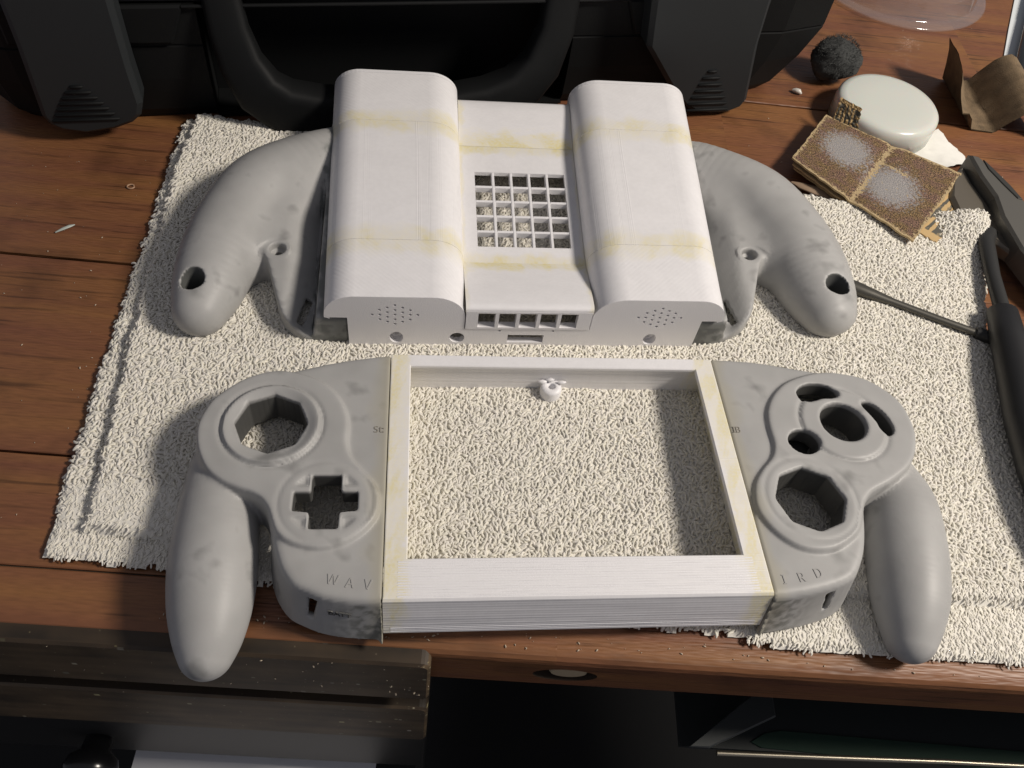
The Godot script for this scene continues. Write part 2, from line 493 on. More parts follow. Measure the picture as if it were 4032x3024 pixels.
func front_wing(left: bool) -> ArrayMesh:
	var O: PackedVector2Array; var P: PackedVector2Array; var grip: Array
	var holes := []; var oct_c: Vector2; var o: Vector3; var nx: int
	var lo := -1.0 if left else 1.0
	if left:
		O = pv([-50, -42, -57.5, -41.8, -73.4, -39, -84.8, -35.7, -91.5, -33.5, -98.2, -31.8, -104.6, -29.1, -109.8, -25.2, -114.3, -20, -116.5, -14.5, -117.4, -9.6, -116.9, -4.3, -115.1, 1.4, -112.4, 6.4, -107, 11.1, -98.4, 14.7, -94.9, 16.9, -92.5, 20.2, -91, 25, -89.9, 29.4, -87.4, 36.9, -85.4, 40.6, -82.9, 43.6, -79.5, 45.4, -74.5, 47.5, -67.4, 48.9, -57.5, 49.6, -50, 49.7])
		P = pv([-117.4, -9.6, -116.9, -4.3, -115.1, 1.4, -112, 6.8, -107, 11.1, -101.8, 13.5, -98.4, 14.7, -94.9, 16.9, -92.5, 20.2, -90.9, 24.3, -89.3, 28, -86.2, 31.1, -81.8, 32.9, -76.6, 33.8, -71.6, 33, -67, 30.9, -62.8, 27.3, -59.9, 22.7, -59.3, 17, -61, 11.6, -64.5, 7.2, -68.6, 2.1, -70.2, -3.7, -70.2, -10.1, -71.4, -16.2, -74.5, -22.4, -79.5, -27.6, -86.3, -31, -94.5, -32.6, -101.5, -30.8, -106.5, -28, -110.5, -24.4, -114.3, -20, -116.5, -14.5])
		grip = [Vector4(-111.0, -11, 0, 9.5), Vector4(-109.6, -12.0, 14, 12.0), Vector4(-108.6, -13, 30, 13.0), Vector4(-107.8, -14, 42, 12.2), Vector4(-107.2, -15.0, 51, 10.2), Vector4(-107.0, -16.0, 57.0, 7.8)]
		oct_c = Vector2(-94.7, -10.6)
		holes.append(pv([-80.2, 9, -71.3, 9, -71.1, 14.9, -66.0, 14.9, -65.9, 21.6, -71.3, 21.8, -71.4, 27.6, -80.0, 27.6, -80.0, 21.8, -85.2, 21.6, -85.2, 14.9, -80.0, 14.9]))
		o = Vector3(-124, -20, -45); nx = int(67.0 / H)
	else:
		O = pv([50, -42, 57.5, -42.3, 72.4, -41.5, 83.6, -39.6, 94.5, -37.3, 104.9, -35.7, 113.8, -32.2, 120.1, -26.7, 123.7, -20.5, 124.4, -13, 123.5, -6.5, 120.4, 0.5, 117, 4.9, 113.3, 8, 106.8, 12, 99.7, 15.5, 96.5, 19.5, 95, 24, 93.4, 29, 91, 35, 88, 40, 84.6, 44.1, 78.8, 46.7, 71, 48.6, 63.4, 49.8, 57.5, 50.2, 50, 50.2])
		P = pv([98.2, -35.2, 89.7, -33.4, 81.8, -29.8, 75.7, -23.9, 72, -17.1, 70.9, -10, 70.8, -3.7, 69, 1.3, 64.5, 6.1, 60.9, 10.8, 59.2, 15.4, 58.6, 21, 60.5, 26.5, 63.9, 31.3, 68.8, 35, 74.4, 36.4, 80.6, 35.7, 86.6, 32.6, 90.9, 28.9, 93.8, 23.4, 95.7, 19.5, 99.7, 15.5, 106.8, 12, 113.3, 8, 117, 4.9, 120.4, 0.5, 123.5, -6.5, 124.4, -13, 123.7, -20.5, 120.1, -26.7, 113.8, -32.2, 106, -34.6])
		grip = [Vector4(117.5, -12, 2, 8.5), Vector4(116, -12, 14, 12.0), Vector4(113, -12.6, 28, 12.9), Vector4(109.6, -13.5, 42, 12.3), Vector4(107.2, -14.6, 51, 10.3), Vector4(105.4, -16.0, 57.6, 8.0)]
		oct_c = Vector2(77.8, 17.7)
		var ca := PackedVector2Array()
		for i in 28: ca.append(Vector2(98.3, -12.2) + Vector2(cos(TAU * i / 28), sin(TAU * i / 28)) * Vector2(8.2, 8.0))
		holes.append(ca)
		var cb := PackedVector2Array()
		for i in 24: cb.append(Vector2(81.8, -4.2) + Vector2(cos(TAU * i / 24), sin(TAU * i / 24)) * Vector2(5.5, 5.0))
		holes.append(cb)
		holes.append(smooth_poly(pv([85.0, -25.0, 86.8, -27.6, 90.2, -29.2, 94.4, -29.4, 98.2, -28.3, 100.3, -25.8, 99.9, -23.6, 97.4, -22.7, 94.0, -22.6, 91.0, -21.6, 88.1, -21.1, 85.8, -22.4])))
		holes.append(smooth_poly(pv([107.5, -19.6, 108.4, -21.1, 110.0, -21.5, 112.8, -20.0, 115.2, -16.4, 116.3, -12.3, 116.2, -9.4, 114.6, -7.2, 112.6, -7.3, 111.2, -9.0, 110.7, -12.0, 109.4, -15.5])))
		o = Vector3(57, -20, -46); nx = int(75.0 / H)
	var oct := PackedVector2Array()
	for i in 8:
		var an := TAU * (i + (0.0 if left else 0.0)) / 8.0 + (0.0 if left else 0.02)
		oct.append(oct_c + Vector2(cos(an), sin(an)) * (11.4 if left else 11.8))
	holes.append(oct)
	O = smooth_poly(O, 2); P = smooth_poly(P, 3)
	grip = smooth_chain(grip, 8)
	var ny := int(25.0 / H); var nz := int(114.0 / H)
	var gO := poly_grid(O, o.x, o.z, nx, nz)
	var gP := poly_grid(P, o.x, o.z, nx, nz)
	var f := PackedFloat32Array(); f.resize((nx + 1) * (ny + 1) * (nz + 1))
	var boxes := []
	for hp in holes:
		var r := Rect2(hp[0], Vector2.ZERO)
		for q in hp: r = r.expand(q)
		boxes.append(r.grow(3.0))
	var q := 0
	for i in nx + 1:
		var x := o.x + i * H
		for k in nz + 1:
			var z := o.z + k * H
			var dO := gO[i * (nz + 1) + k]; var dP := gP[i * (nz + 1) + k]
			var hole := 99.0; var hoct := 99.0; var is_oct := false
			for n in holes.size():
				if boxes[n].has_point(Vector2(x, z)):
					var hd := poly_d(holes[n], x, z)
					hole = minf(hole, hd)
					hoct = minf(hoct, hd)
					if n == holes.size() - 1 or (n == 0 and not left): is_oct = true
			var pt := 2.0
			if left:
				var r := Vector2(x + 94.4, z + 9.8).length()
				pt += 1.15 * smoothstep(15.7, 14.7, r) - 1.5 * smoothstep(15.0, 10.5, r) - 0.35 * exp(-pow((r - 16.2) / 0.7, 2.0))
				var dx := absf(x + 75.6); var dz := absf(z - 18.3)
				var r2 := Vector2(dx, dz).length()
				pt -= 0.9 * smoothstep(11.6, 9.6, r2) * smoothstep(5.0, 6.2, minf(dx, dz)) + 0.25 * exp(-pow((r2 - 14.0) / 0.8, 2.0))
			else:
				var r := Vector2(x - 98.2, z + 11.8).length()
				pt += 0.5 * smoothstep(15.6, 14.2, r) - 0.45 * exp(-pow((r - 15.6) / 0.9, 2.0))
				var r2 := Vector2(x - 77.8, z - 17.7).length()
				pt -= 0.25 * exp(-pow((r2 - 15.2) / 0.8, 2.0)) + 0.4 * smoothstep(14.0, 11.0, r2)
			var near := false
			if z > -12.0:
				for n in range(grip.size()):
					if Vector2(x - grip[n].x, z - grip[n].z).length() < grip[n].w + 13.0: near = true
			var draft := 0.17 * smoothstep(8.0, 38.0, z)
			var yb := -15.6 if dO < 1.0 else -20.5
			var cut := lo * (57.75 * lo - x) if left else 57.75 - x
			if left: cut = x + 57.75
			for j in ny + 1:
				var y := o.y + j * H
				var d := smax(dO + y * draft, y, 2.6)
				d = smin(d, smax(dP, y - pt, 2.0), 1.2)
				if near: d = smin(d, chain_d(grip, x, y, z), 1.6)
				var s := maxf(d, -(d + 2.2))
				if hoct < 2.0: s = minf(s, maxf(maxf(hoct - 1.3, y - pt + 0.4), (-11.5 if is_oct else -5.5) - y))
				s = maxf(s, yb - y)
				if hole < 3.0: s = smax(s, -hole, 0.6)
				s = maxf(s, cut)
				# nick in the lower bevel
				if z > 42.0 and y < -4.0 and y > -13.5: s = maxf(s, 0.75 + 0.05 * (y + 13.0) - absf(x - lo * 76.5 + lo * 0.15 * y))
				f[q] = s
				q += 1
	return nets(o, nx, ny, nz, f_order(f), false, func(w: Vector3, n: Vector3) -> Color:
		var c := primer(w, n, absf(w.x) - 57.7, 7.0 if left else 300.0)
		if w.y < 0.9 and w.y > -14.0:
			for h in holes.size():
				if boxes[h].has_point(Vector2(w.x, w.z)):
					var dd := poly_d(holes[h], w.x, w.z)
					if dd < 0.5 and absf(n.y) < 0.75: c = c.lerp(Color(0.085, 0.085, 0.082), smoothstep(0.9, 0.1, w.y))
		if w.z > 47.0 and w.y < -3.0 and absf(w.x) < 74.0:
			var b := mott.get_noise_3d(w.x * 7.0, w.y * 7.0, w.z * 7.0)
			c = c.lerp(Color(0.10, 0.105, 0.09), clampf((74.0 - absf(w.x)) / 10.0, 0.0, 1.0) * clampf(0.5 + b * 2.2, 0.0, 1.0) * 0.65)
		return c)

func f_order(f: PackedFloat32Array) -> PackedFloat32Array:
	return f

func back_field() -> Array:
	var o := Vector3(-136, 3, -118)
	var nx := int(72.0 / H); var ny := int(32.0 / H); var nz := int(124.0 / H)
	var O := smooth_poly(pv([-60, -1.2, -66, -1.2, -73, -1.2, -83.0, -2.2, -87.8, -5.2, -90.6, -9.5, -93.6, -19.5, -96.2, -29, -99, -37.5, -100, -48, -97, -62, -96, -80, -92, -98, -84, -108, -74, -114, -60, -115]), 3)
	var gO := poly_grid(O, o.x, o.z, nx, nz)
	var chn := [Vector4(-74, 12.5, -98, 13.0), Vector4(-88, 13.0, -87, 15.5), Vector4(-102.5, 13.0, -74, 16.5), Vector4(-111.0, 12.6, -56, 15.8), Vector4(-115.3, 12.5, -37.5, 15.0), Vector4(-117.8, 12.2, -21.5, 12.8), Vector4(-119.4, 12.0, -10.5, 9.6)]
	chn = smooth_chain(chn, 6)
	var fill := smooth_chain([Vector4(-78, 10.5, -92, 12.0), Vector4(-88, 10.0, -72, 13.0), Vector4(-96, 8.0, -55, 12.5), Vector4(-104, 9.0, -41, 11.5)], 3)
	var f := PackedFloat32Array(); f.resize((nx + 1) * (ny + 1) * (nz + 1))
	var q := 0
	for i in nx + 1:
		var x := o.x + i * H
		for k in nz + 1:
			var z := o.z + k * H
			var dO := gO[i * (nz + 1) + k]
			# flat flange outside, sloping valley inside, lip against the white print
			var pl := lerpf(19.6, 14.0, clampf((z + 35.0) / 33.0, 0.0, 1.0))
			var top := pl
			var vx := -87.8 - 1.0 * clampf((-z - 5.0) / 42.0, 0.0, 1.0)
			top = smax(smin(pl, pl - (x - vx) * 0.85, 2.2), 8.8, 2.0)
			top = lerpf(top, 19.8, smoothstep(-79.0, -76.6, x))
			var boss := Vector2(x + 93.2, z + 35.8).length()
			var seat := Vector2(x + 91.4, z + 31.2).length() - 9.4
			var scr := boss - 2.9
			var gh := Vector2(x + 120.6, z + 16.2).length() - 4.2
			var slot := maxf(absf((x + 82.2) + (z + 12.0) * 0.22) - 1.1, absf(z + 12.0) - 6.2)
			var near := false
			for n in range(chn.size()):
				if Vector2(x - chn[n].x, z - chn[n].z).length() < chn[n].w + 14.0: near = true
			for j in ny + 1:
				var y := o.y + j * H
				var d := smax(dO, y - top, 1.8)
				if near: d = smin(d, smin(chain_d(chn, x, y, z), chain_d(fill, x, y, z), 5.0), 3.5)
				if seat < 3.0: d = smax(d, -maxf(seat, pl - y), 0.7)
				var s := maxf(d, -(d + 2.2))
				if boss < 6.0: s = minf(s, maxf(boss - 5.2, maxf(y - pl + 0.1, 8.0 - y)))
				s = maxf(s, 5.0 - y) if dO < 4.0 else maxf(s, 6.0 - y)
				if y > pl - 3.2: s = smax(s, -scr, 0.7)
				else: s = maxf(s, -(scr + 1.3))
				if gh < 2.0:
					s = minf(s, maxf(maxf(gh - 1.3, d), 9.5 - y))
					if y > 8.0: s = smax(s, -gh, 0.9)
				s = maxf(s, -slot)
				s = maxf(s, x + 65.7 if y < 21.3 else x + 73.6)
				f[q] = s
				q += 1
	return [o, nx, ny, nz, f]

# ---------------------------------------------------------------- extruded profiles for the printed middle
func extrude_profile(mb: MB, pr: PackedVector2Array, z0: float, z1: float, uvs: Vector4, cham := 0.3) -> void:
	# closed profile in x,y run along z; uv.x along the profile, uv.y along z mapped to (uvs.x..uvs.y) over (uvs.z..uvs.w)
	var n := pr.size()
	var cen := Vector2.ZERO
	for p in pr: cen += p
	cen /= n
	var zs := [z0, z0 - cham, z1 + cham, z1] if z0 > z1 else [z0, z0 + cham, z1 - cham, z1]
	var sc := [cham, 0.0, 0.0, cham]
	var total := 0.0
	var arc := PackedFloat32Array([0.0])
	for i in n:
		total += pr[i].distance_to(pr[(i + 1) % n])
		arc.append(total)
	mb.g = 0
	for s in 3:
		for i in n:
			var j := (i + 1) % n
			var e := func(k: int, t: int) -> Vector3:
				var p := pr[k]
				var e0 := (p - pr[(k + n - 1) % n]).normalized(); var e1 := (pr[(k + 1) % n] - p).normalized()
				var nn := Vector2(e0.y + e1.y, -e0.x - e1.x).normalized()
				if Geometry2D.is_polygon_clockwise(pr): nn = -nn
				p -= nn * sc[t]
				return Vector3(p.x, p.y, zs[t])
			var vv := func(t: int) -> float: return lerpf(uvs.x, uvs.y, (zs[t] - uvs.z) / (uvs.w - uvs.z))
			mb.g = s if i != 0 and i < n / 2 - 2 else -1
			mb.quad(e.call(i, s), e.call(j, s), e.call(j, s + 1), e.call(i, s + 1), Vector2(arc[i] / total, vv.call(s)), Vector2(arc[i + 1] / total, vv.call(s)), Vector2(arc[i + 1] / total, vv.call(s + 1)), Vector2(arc[i] / total, vv.call(s + 1)))
	var ti := Geometry2D.triangulate_polygon(pr)
	mb.g = -1
	for e in [0, 3]:
		for t in range(0, ti.size(), 3):
			var a := pr[ti[t]]; var b := pr[ti[t + 1]]; var d := pr[ti[t + 2]]
			if ((b - a).cross(d - a) > 0.0) == (e == 0): var w := b; b = d; d = w
			mb.tri(Vector3(a.x, a.y, zs[e]), Vector3(b.x, b.y, zs[e]), Vector3(d.x, d.y, zs[e]))

func arch(sgn: float) -> Array:
	# outer arch of one hump from the outer foot over the top to the channel side, x already signed
	var p := []
	p.append(Vector2(-73.6, 21.4)); p.append(Vector2(-73.6, 22.6))
	for i in 11:
		var a := PI - PI / 2 * i / 10.0
		p.append(Vector2(-62.6 + 11.0 * cos(a), 22.6 + 10.0 * sin(a)))
	p.append(Vector2(-62.3, 32.6)); p.append(Vector2(-35.5, 32.6))
	for i in 11:
		var a := PI / 2 - PI / 2 * i / 10.0
		p.append(Vector2(-35.2 + 11.7 * cos(a), 22.4 + 10.2 * sin(a)))
	p.append(Vector2(-23.5, 22.3)); p.append(Vector2(-23.5, 16.0))
	var out := []
	for q in p: out.append(Vector2(q.x * -sgn, q.y))
	return out

func printed(t: Texture2D, nrm: Texture2D, scale_n: float, m_uv := Vector3(1, 1, 1)) -> StandardMaterial3D:
	var m := StandardMaterial3D.new()
	m.albedo_texture = t
	m.roughness = 0.42
	m.normal_enabled = nrm != null
	if nrm: m.normal_texture = nrm; m.normal_scale = scale_n
	m.uv1_scale = m_uv
	return m

# ================================================================ scene
func _ready() -> void:
	rng.seed = 20
	mott.seed = 4; mott.frequency = 0.045; mott.fractal_octaves = 3
	var cam := Camera3D.new()
	cam.name = "camera"
	cam.fov = 49.73
	cam.near = 0.01; cam.far = 20.0
	cam.transform = Transform3D(Basis(Vector3.UP, deg_to_rad(-6.07)) * Basis(Vector3.RIGHT, deg_to_rad(-53.33)) * Basis(Vector3.BACK, deg_to_rad(9.72)), Vector3(-36.6, 250, 142.4) * S)
	add_child(cam)
	cam.current = true
	var we := WorldEnvironment.new()
	we.name = "environment"
	var env := Environment.new()
	env.background_mode = Environment.BG_COLOR
	env.background_color = Color(0.95, 0.95, 1.0)
	env.background_energy_multiplier = 0.19
	env.tonemap_mode = Environment.TONE_MAPPER_LINEAR
	env.tonemap_exposure = 1.0
	env.sdfgi_enabled = true; env.ssao_enabled = true; env.ssil_enabled = true
	we.environment = env
	add_child(we)
	var lamp := OmniLight3D.new()
	lamp.name = "desk_lamp_light"
	lamp.position = Vector3(670, 700, 25) * S
	lamp.light_color = Color(1.0, 0.962, 0.915)
	lamp.light_energy = 0.98
	lamp.light_size = 0.09
	lamp.omni_range = 8.0; lamp.omni_attenuation = 2.0
	lamp.shadow_enabled = true
	add_child(lamp)

	materials()
	room_and_desk()
	towel()
	case_box()
	back_shell()
	front_shell()
	small_things()

func materials() -> void:
	var wt := wood_texture()
	var m := StandardMaterial3D.new()
	m.albedo_texture = wt[0]; m.normal_enabled = true; m.normal_texture = wt[1]; m.normal_scale = 0.5
	m.roughness = 0.46
	M.wood = m
	var dw := StandardMaterial3D.new()
	dw.vertex_color_use_as_albedo = true
	dw.albedo_texture = dirty_wood_texture(); dw.roughness = 0.6
	M.dirty = dw
	M.primer = mat(Color.WHITE, 0.47, 0.0, true)
	M.primer.metallic_specular = 0.4
	M.terry = mat(Color(0.77, 0.745, 0.68), 0.95, 0.0, true)
	M.sheet = mat(Color(0.77, 0.745, 0.68), 0.97)
	M.latch = mat(Color(0.0125, 0.0155, 0.0175), 0.62)
	M.black = mat(Color(0.0065, 0.007, 0.0074), 0.6)
	var bn := speckle_normal(61, 0.05, 2.0)
	M.black.normal_enabled = true; M.black.normal_texture = bn; M.black.uv1_triplanar = true; M.black.uv1_scale = Vector3(40, 40, 40); M.black.normal_scale = 0.25; M.black.metallic_specular = 0.3
	M.lines_x = line_normal(71, 4, 3.0)
	M.lines_f = line_normal(75, 3, 2.2)
	M.flank = flank_normal()
	M.hatch = hatch_normal()
	M.white = mat(Color(0.79, 0.782, 0.80), 0.45)
	M.white.normal_enabled = true; M.white.normal_texture = speckle_normal(63, 0.09, 1.5); M.white.uv1_triplanar = true; M.white.uv1_scale = Vector3(30, 30, 30); M.white.normal_scale = 0.4
	GF = SystemFont.new()
	GF.font_names = PackedStringArray(["Droid Sans"])

# ---------------------------------------------------------------- desk
func plank(par: Node3D, x0: float, x1: float, z0: float, z1: float, uo: Vector2, bev := 0.35, y0 := -22.0) -> void:
	var mb := MB.new()
	mb.box(Vector3(x0, y0, z0), Vector3(x1, 0, z1), bev)
	for i in mb.v.size():
		var p := mb.v[i]
		mb.uv[i] = Vector2((p.x + 330.0) / 660.0, (p.z - (0.0 if p.y > -1.5 else p.y) + 420.0) / 330.0) + uo
	part(mb.mesh(), "plank", M.wood, par)

func room_and_desk() -> void:
	var fl := MB.new()
	fl.box(Vector3(-1500, -760, -1500), Vector3(1500, -740, 1500))
	var fo := part(fl.mesh(), "floor", mat(Color(0.003, 0.003, 0.003), 0.9))
	fo.set_meta("kind", "structure")
	tag(fo, "dark floor far below the desk edge", "floor")
	var t := thing("wooden_desk", "old reddish brown plank desk with scratched top and worn drawer rails", "desk")
	plank(t, -330, 430, -470, -240.6, Vector2(0.13, 0.21))
	plank(t, -330, 430, -239.2, -86.4, Vector2(0.37, 0.0))
	plank(t, -330, 430, -85.0, 1.8, Vector2(0.71, 0.47))
	plank(t, -330, 430, 2.7, 41.4, Vector2(0.05, 0.83))
	# front plank with a rounded nose and the oval hole in its face (right part)
	var wm: StandardMaterial3D = M.wood.duplicate()
	wm.uv1_triplanar = true; wm.uv1_world_triplanar = true; wm.uv1_scale = Vector3(1.5, 3.0, 3.0)
	M.wood_tri = wm
	var cs := CSGCombiner3D.new()
	cs.name = numbered(t, "front_plank")
	var pg := CSGPolygon3D.new()
	var pr := PackedVector2Array()
	for q in [[42.0, -22.5], [42.0, -0.3], [42.4, 0.0], [56.8, 0.0], [58.6, -0.7], [59.7, -1.9], [60.2, -3.8], [60.3, -22.5]]: pr.append(Vector2(q[0], q[1]) * S)
	pg.polygon = pr; pg.mode = CSGPolygon3D.MODE_DEPTH; pg.depth = 0.76
	pg.transform = Transform3D(Basis(Vector3(0, 0, 1), Vector3(0, 1, 0), Vector3(-1, 0, 0)), Vector3(-0.33, 0, 0))
	pg.material = M.wood_tri if M.has("wood_tri") else M.wood
	cs.add_child(pg)
	var hole := CSGCylinder3D.new()
	hole.operation = CSGShape3D.OPERATION_SUBTRACTION
	hole.radius = 0.0085; hole.height = 0.026; hole.sides = 28
	hole.transform = Transform3D(Basis(Vector3(1.22, 0, 0), Vector3(0, 0, 1), Vector3(0, -0.62, 0)), Vector3(4.4, -13.0, 58) * S)
	hole.material = mat(Color(0.03, 0.018, 0.009), 0.8)
	cs.add_child(hole)
	t.add_child(cs, true)
	var pm := MB.new()
	pm.tube([Vector3(5.5, -12.6, 46), Vector3(5.5, -12.6, 58.8), Vector3(5.5, -12.6, 59.6)], [6.3, 6.3, 5.6], 20, 0.7)
	part(pm.mesh(), "wooden_peg", mat(Color(0.42, 0.33, 0.21), 0.85), t)
	# left pedestal: two worn rails, dark drawer below
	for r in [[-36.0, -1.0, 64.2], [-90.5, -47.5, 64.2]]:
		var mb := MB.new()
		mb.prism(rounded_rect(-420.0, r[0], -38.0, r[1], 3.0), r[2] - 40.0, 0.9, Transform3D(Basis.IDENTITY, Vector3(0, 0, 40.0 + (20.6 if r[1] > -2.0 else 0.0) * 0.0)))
		for i in mb.v.size():
			# dirty horizontal upper edges, darkened further in colour to offset the lamp light
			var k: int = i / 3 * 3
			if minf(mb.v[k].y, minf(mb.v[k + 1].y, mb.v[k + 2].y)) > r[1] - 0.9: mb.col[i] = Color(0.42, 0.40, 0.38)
			mb.uv[i] = Vector2((mb.v[i].x + 420.0) / 382.0 * 1.0, (mb.v[i].y - mb.v[i].z + r[2]) / 92.0)
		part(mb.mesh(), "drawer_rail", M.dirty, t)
	var gp := MB.new(); gp.box(Vector3(-420, -47.3, 20), Vector3(-39.5, -36.2, 57))
	part(gp.mesh(), "rail_gap", mat(Color(0.012, 0.010, 0.008), 0.8), t)
	var df := MB.new(); df.prism(rounded_rect(-420, -147, -38.6, -90.7, 1.0), 40.0, 0.6, Transform3D(Basis.IDENTITY, Vector3(0, 0, 22)))
	part(df.mesh(), "drawer_front", mat(Color(0.010, 0.010, 0.0105), 0.5), t)
	var kb := MB.new(); kb.lathe(pv([0, 20, 5, 19.6, 9, 17.5, 11, 13, 9.5, 8.5, 6, 6, 5, 0]), 24, Vector3(-171, -125, 61.5), Basis(Vector3.RIGHT, PI / 2))
	part(kb.mesh(), "drawer_knob", mat(Color(0.006, 0.006, 0.007), 0.22), t)
	var sd := MB.new(); sd.box(Vector3(-42, -700, -400), Vector3(-39, -124, 59)); part(sd.mesh(), "side_panel", mat(Color(0.01, 0.009, 0.008), 0.7), t)
	var bk := MB.new(); bk.box(Vector3(-39, -700, -420), Vector3(430, -22.7, -400)); part(bk.mesh(), "back_panel", mat(Color(0.01, 0.009, 0.008), 0.7), t)
	# sheet of white paper in the open lower drawer
	var pp := MB.new(); pp.box(Vector3(-168, -166, -40), Vector3(-60, -165.4, 120))
	tag(part(pp.mesh(), "paper_sheet", mat(Color(0.72, 0.72, 0.74), 0.8)), "white paper lying below the black drawer front at the bottom edge", "paper")
	# dark metal drawer cabinet under the right side of the desk
	var mc := thing("metal_cabinet", "dark grey green metal cabinet with an open tray under the desk", "cabinet")
	var gm := mat(Color(0.022, 0.026, 0.026), 0.55, 0.3)
	var tp := MB.new(); tp.prism(pv([2, -24, -3, -35, 420, -37, 420, -24]), 120.0, 0.8, Transform3D(Basis.IDENTITY, Vector3(0, 0, -63.5)))
	part(tp.mesh(), "top_rail", gm, mc)
	var tr := MB.new(); tr.box(Vector3(62, -92, -60), Vector3(420, -90, 61)); part(tr.mesh(), "tray", gm, mc)
	var ts := MB.new(); ts.prism(pv([62, -64, 70, -64, 98, -51, 98, -40, 94, -40]), 3.0, 0.5, Transform3D(Basis(Vector3(1, 0, 0), Vector3(0, 0, -1), Vector3(0, 1, 0)), Vector3(0, -80, 0)))
	part(ts.mesh(), "tray_side", mat(Color(0.05, 0.055, 0.055), 0.5, 0.3), mc)
	var ft := MB.new(); ft.prism(pv([91, -58, 97, -54.5, 104, -53, 300, -58, 300, -66, 130, -61.5, 95, -60]), 0.8, 0.2, Transform3D(Basis(Vector3(1, 0, 0), Vector3(0, 0, -1), Vector3(0, 1, 0)), Vector3(0, -89.9, 0)))
	part(ft.mesh(), "green_pad", mat(Color(0.008, 0.03, 0.018), 0.8), mc)
	var lp := MB.new(); lp.tube([Vector3(76, -88, 63.2), Vector3(120, -88, 62.6), Vector3(171, -88, 61.6), Vector3(420, -88, 60.5)], [1.1, 1.1, 1.1, 1.1], 8)
	part(lp.mesh(), "metal_lip", mat(Color(0.42, 0.38, 0.30), 0.35, 0.9), mc)

func rounded_rect(x0: float, y0: float, x1: float, y1: float, r: float) -> PackedVector2Array:
	var p := PackedVector2Array()
	for c in [[x1 - r, y1 - r, 0.0], [x0 + r, y1 - r, PI / 2], [x0 + r, y0 + r, PI], [x1 - r, y0 + r, PI * 1.5]]:
		for i in 5:
			var a: float = c[2] + PI / 2 * i / 4.0
			p.append(Vector2(c[0] + r * cos(a), c[1] + r * sin(a)))
	return p

# ---------------------------------------------------------------- towel
var tn := FastNoiseLite.new()
func towel_in(x: float, z: float) -> float:
	# > 0 inside the towel, distance-like, mm
	var n := tn.get_noise_2d(x * 2.0, z * 2.0) * 1.6
	var xl := lerpf(-172.5, -160.0, clampf((z + 177.0) / 215.0, 0.0, 1.0))
	var zt := -177.0 + (x + 172.0) * 0.05
	var zb := lerpf(40.0, 51.5, clampf((x + 160.0) / 240.0, 0.0, 1.0)) + (2.0 if x > 60.0 else 0.0)
	var xr := 320.0
	if z < -60.0: xr = lerpf(204.0, 181.0, clampf((z + 165.0) / 80.0, 0.0, 1.0))
	elif z < -40.0: xr = lerpf(181.0, 320.0, (z + 60.0) / 20.0)
	return minf(minf(x - xl, z - zt), minf(zb - z, xr - x)) + n

func towel_h(x: float, z: float) -> float:
	var e := clampf(towel_in(x, z) / 3.0, 0.0, 1.0)
	var h := 2.6 * sqrt(e)
	# upper layer of the folded cloth, its edge a little inside the lower one
	var xl := lerpf(-166.0, -149.5, clampf((z + 140.0) / 165.0, 0.0, 1.0)) + tn.get_noise_2d(z * 1.3, 7.0) * 2.0
	var k := minf(x - xl, 30.5 + 0.03 * (x + 150.0) - z + tn.get_noise_2d(x * 1.5, 90.0) * 1.0)
	if x > 70.0: k = minf(x - xl, 34.0 - z)
	h += 3.4 * smoothstep(-0.4, 1.8, k)
	h += 0.7 * tn.get_noise_2d(x * 0.35, z * 0.35) * e
	# raised flap at the far right corner
	h += 5.0 * smoothstep(26.0, 4.0, Vector2(x - 197.0, z + 152.0).length())
	return h

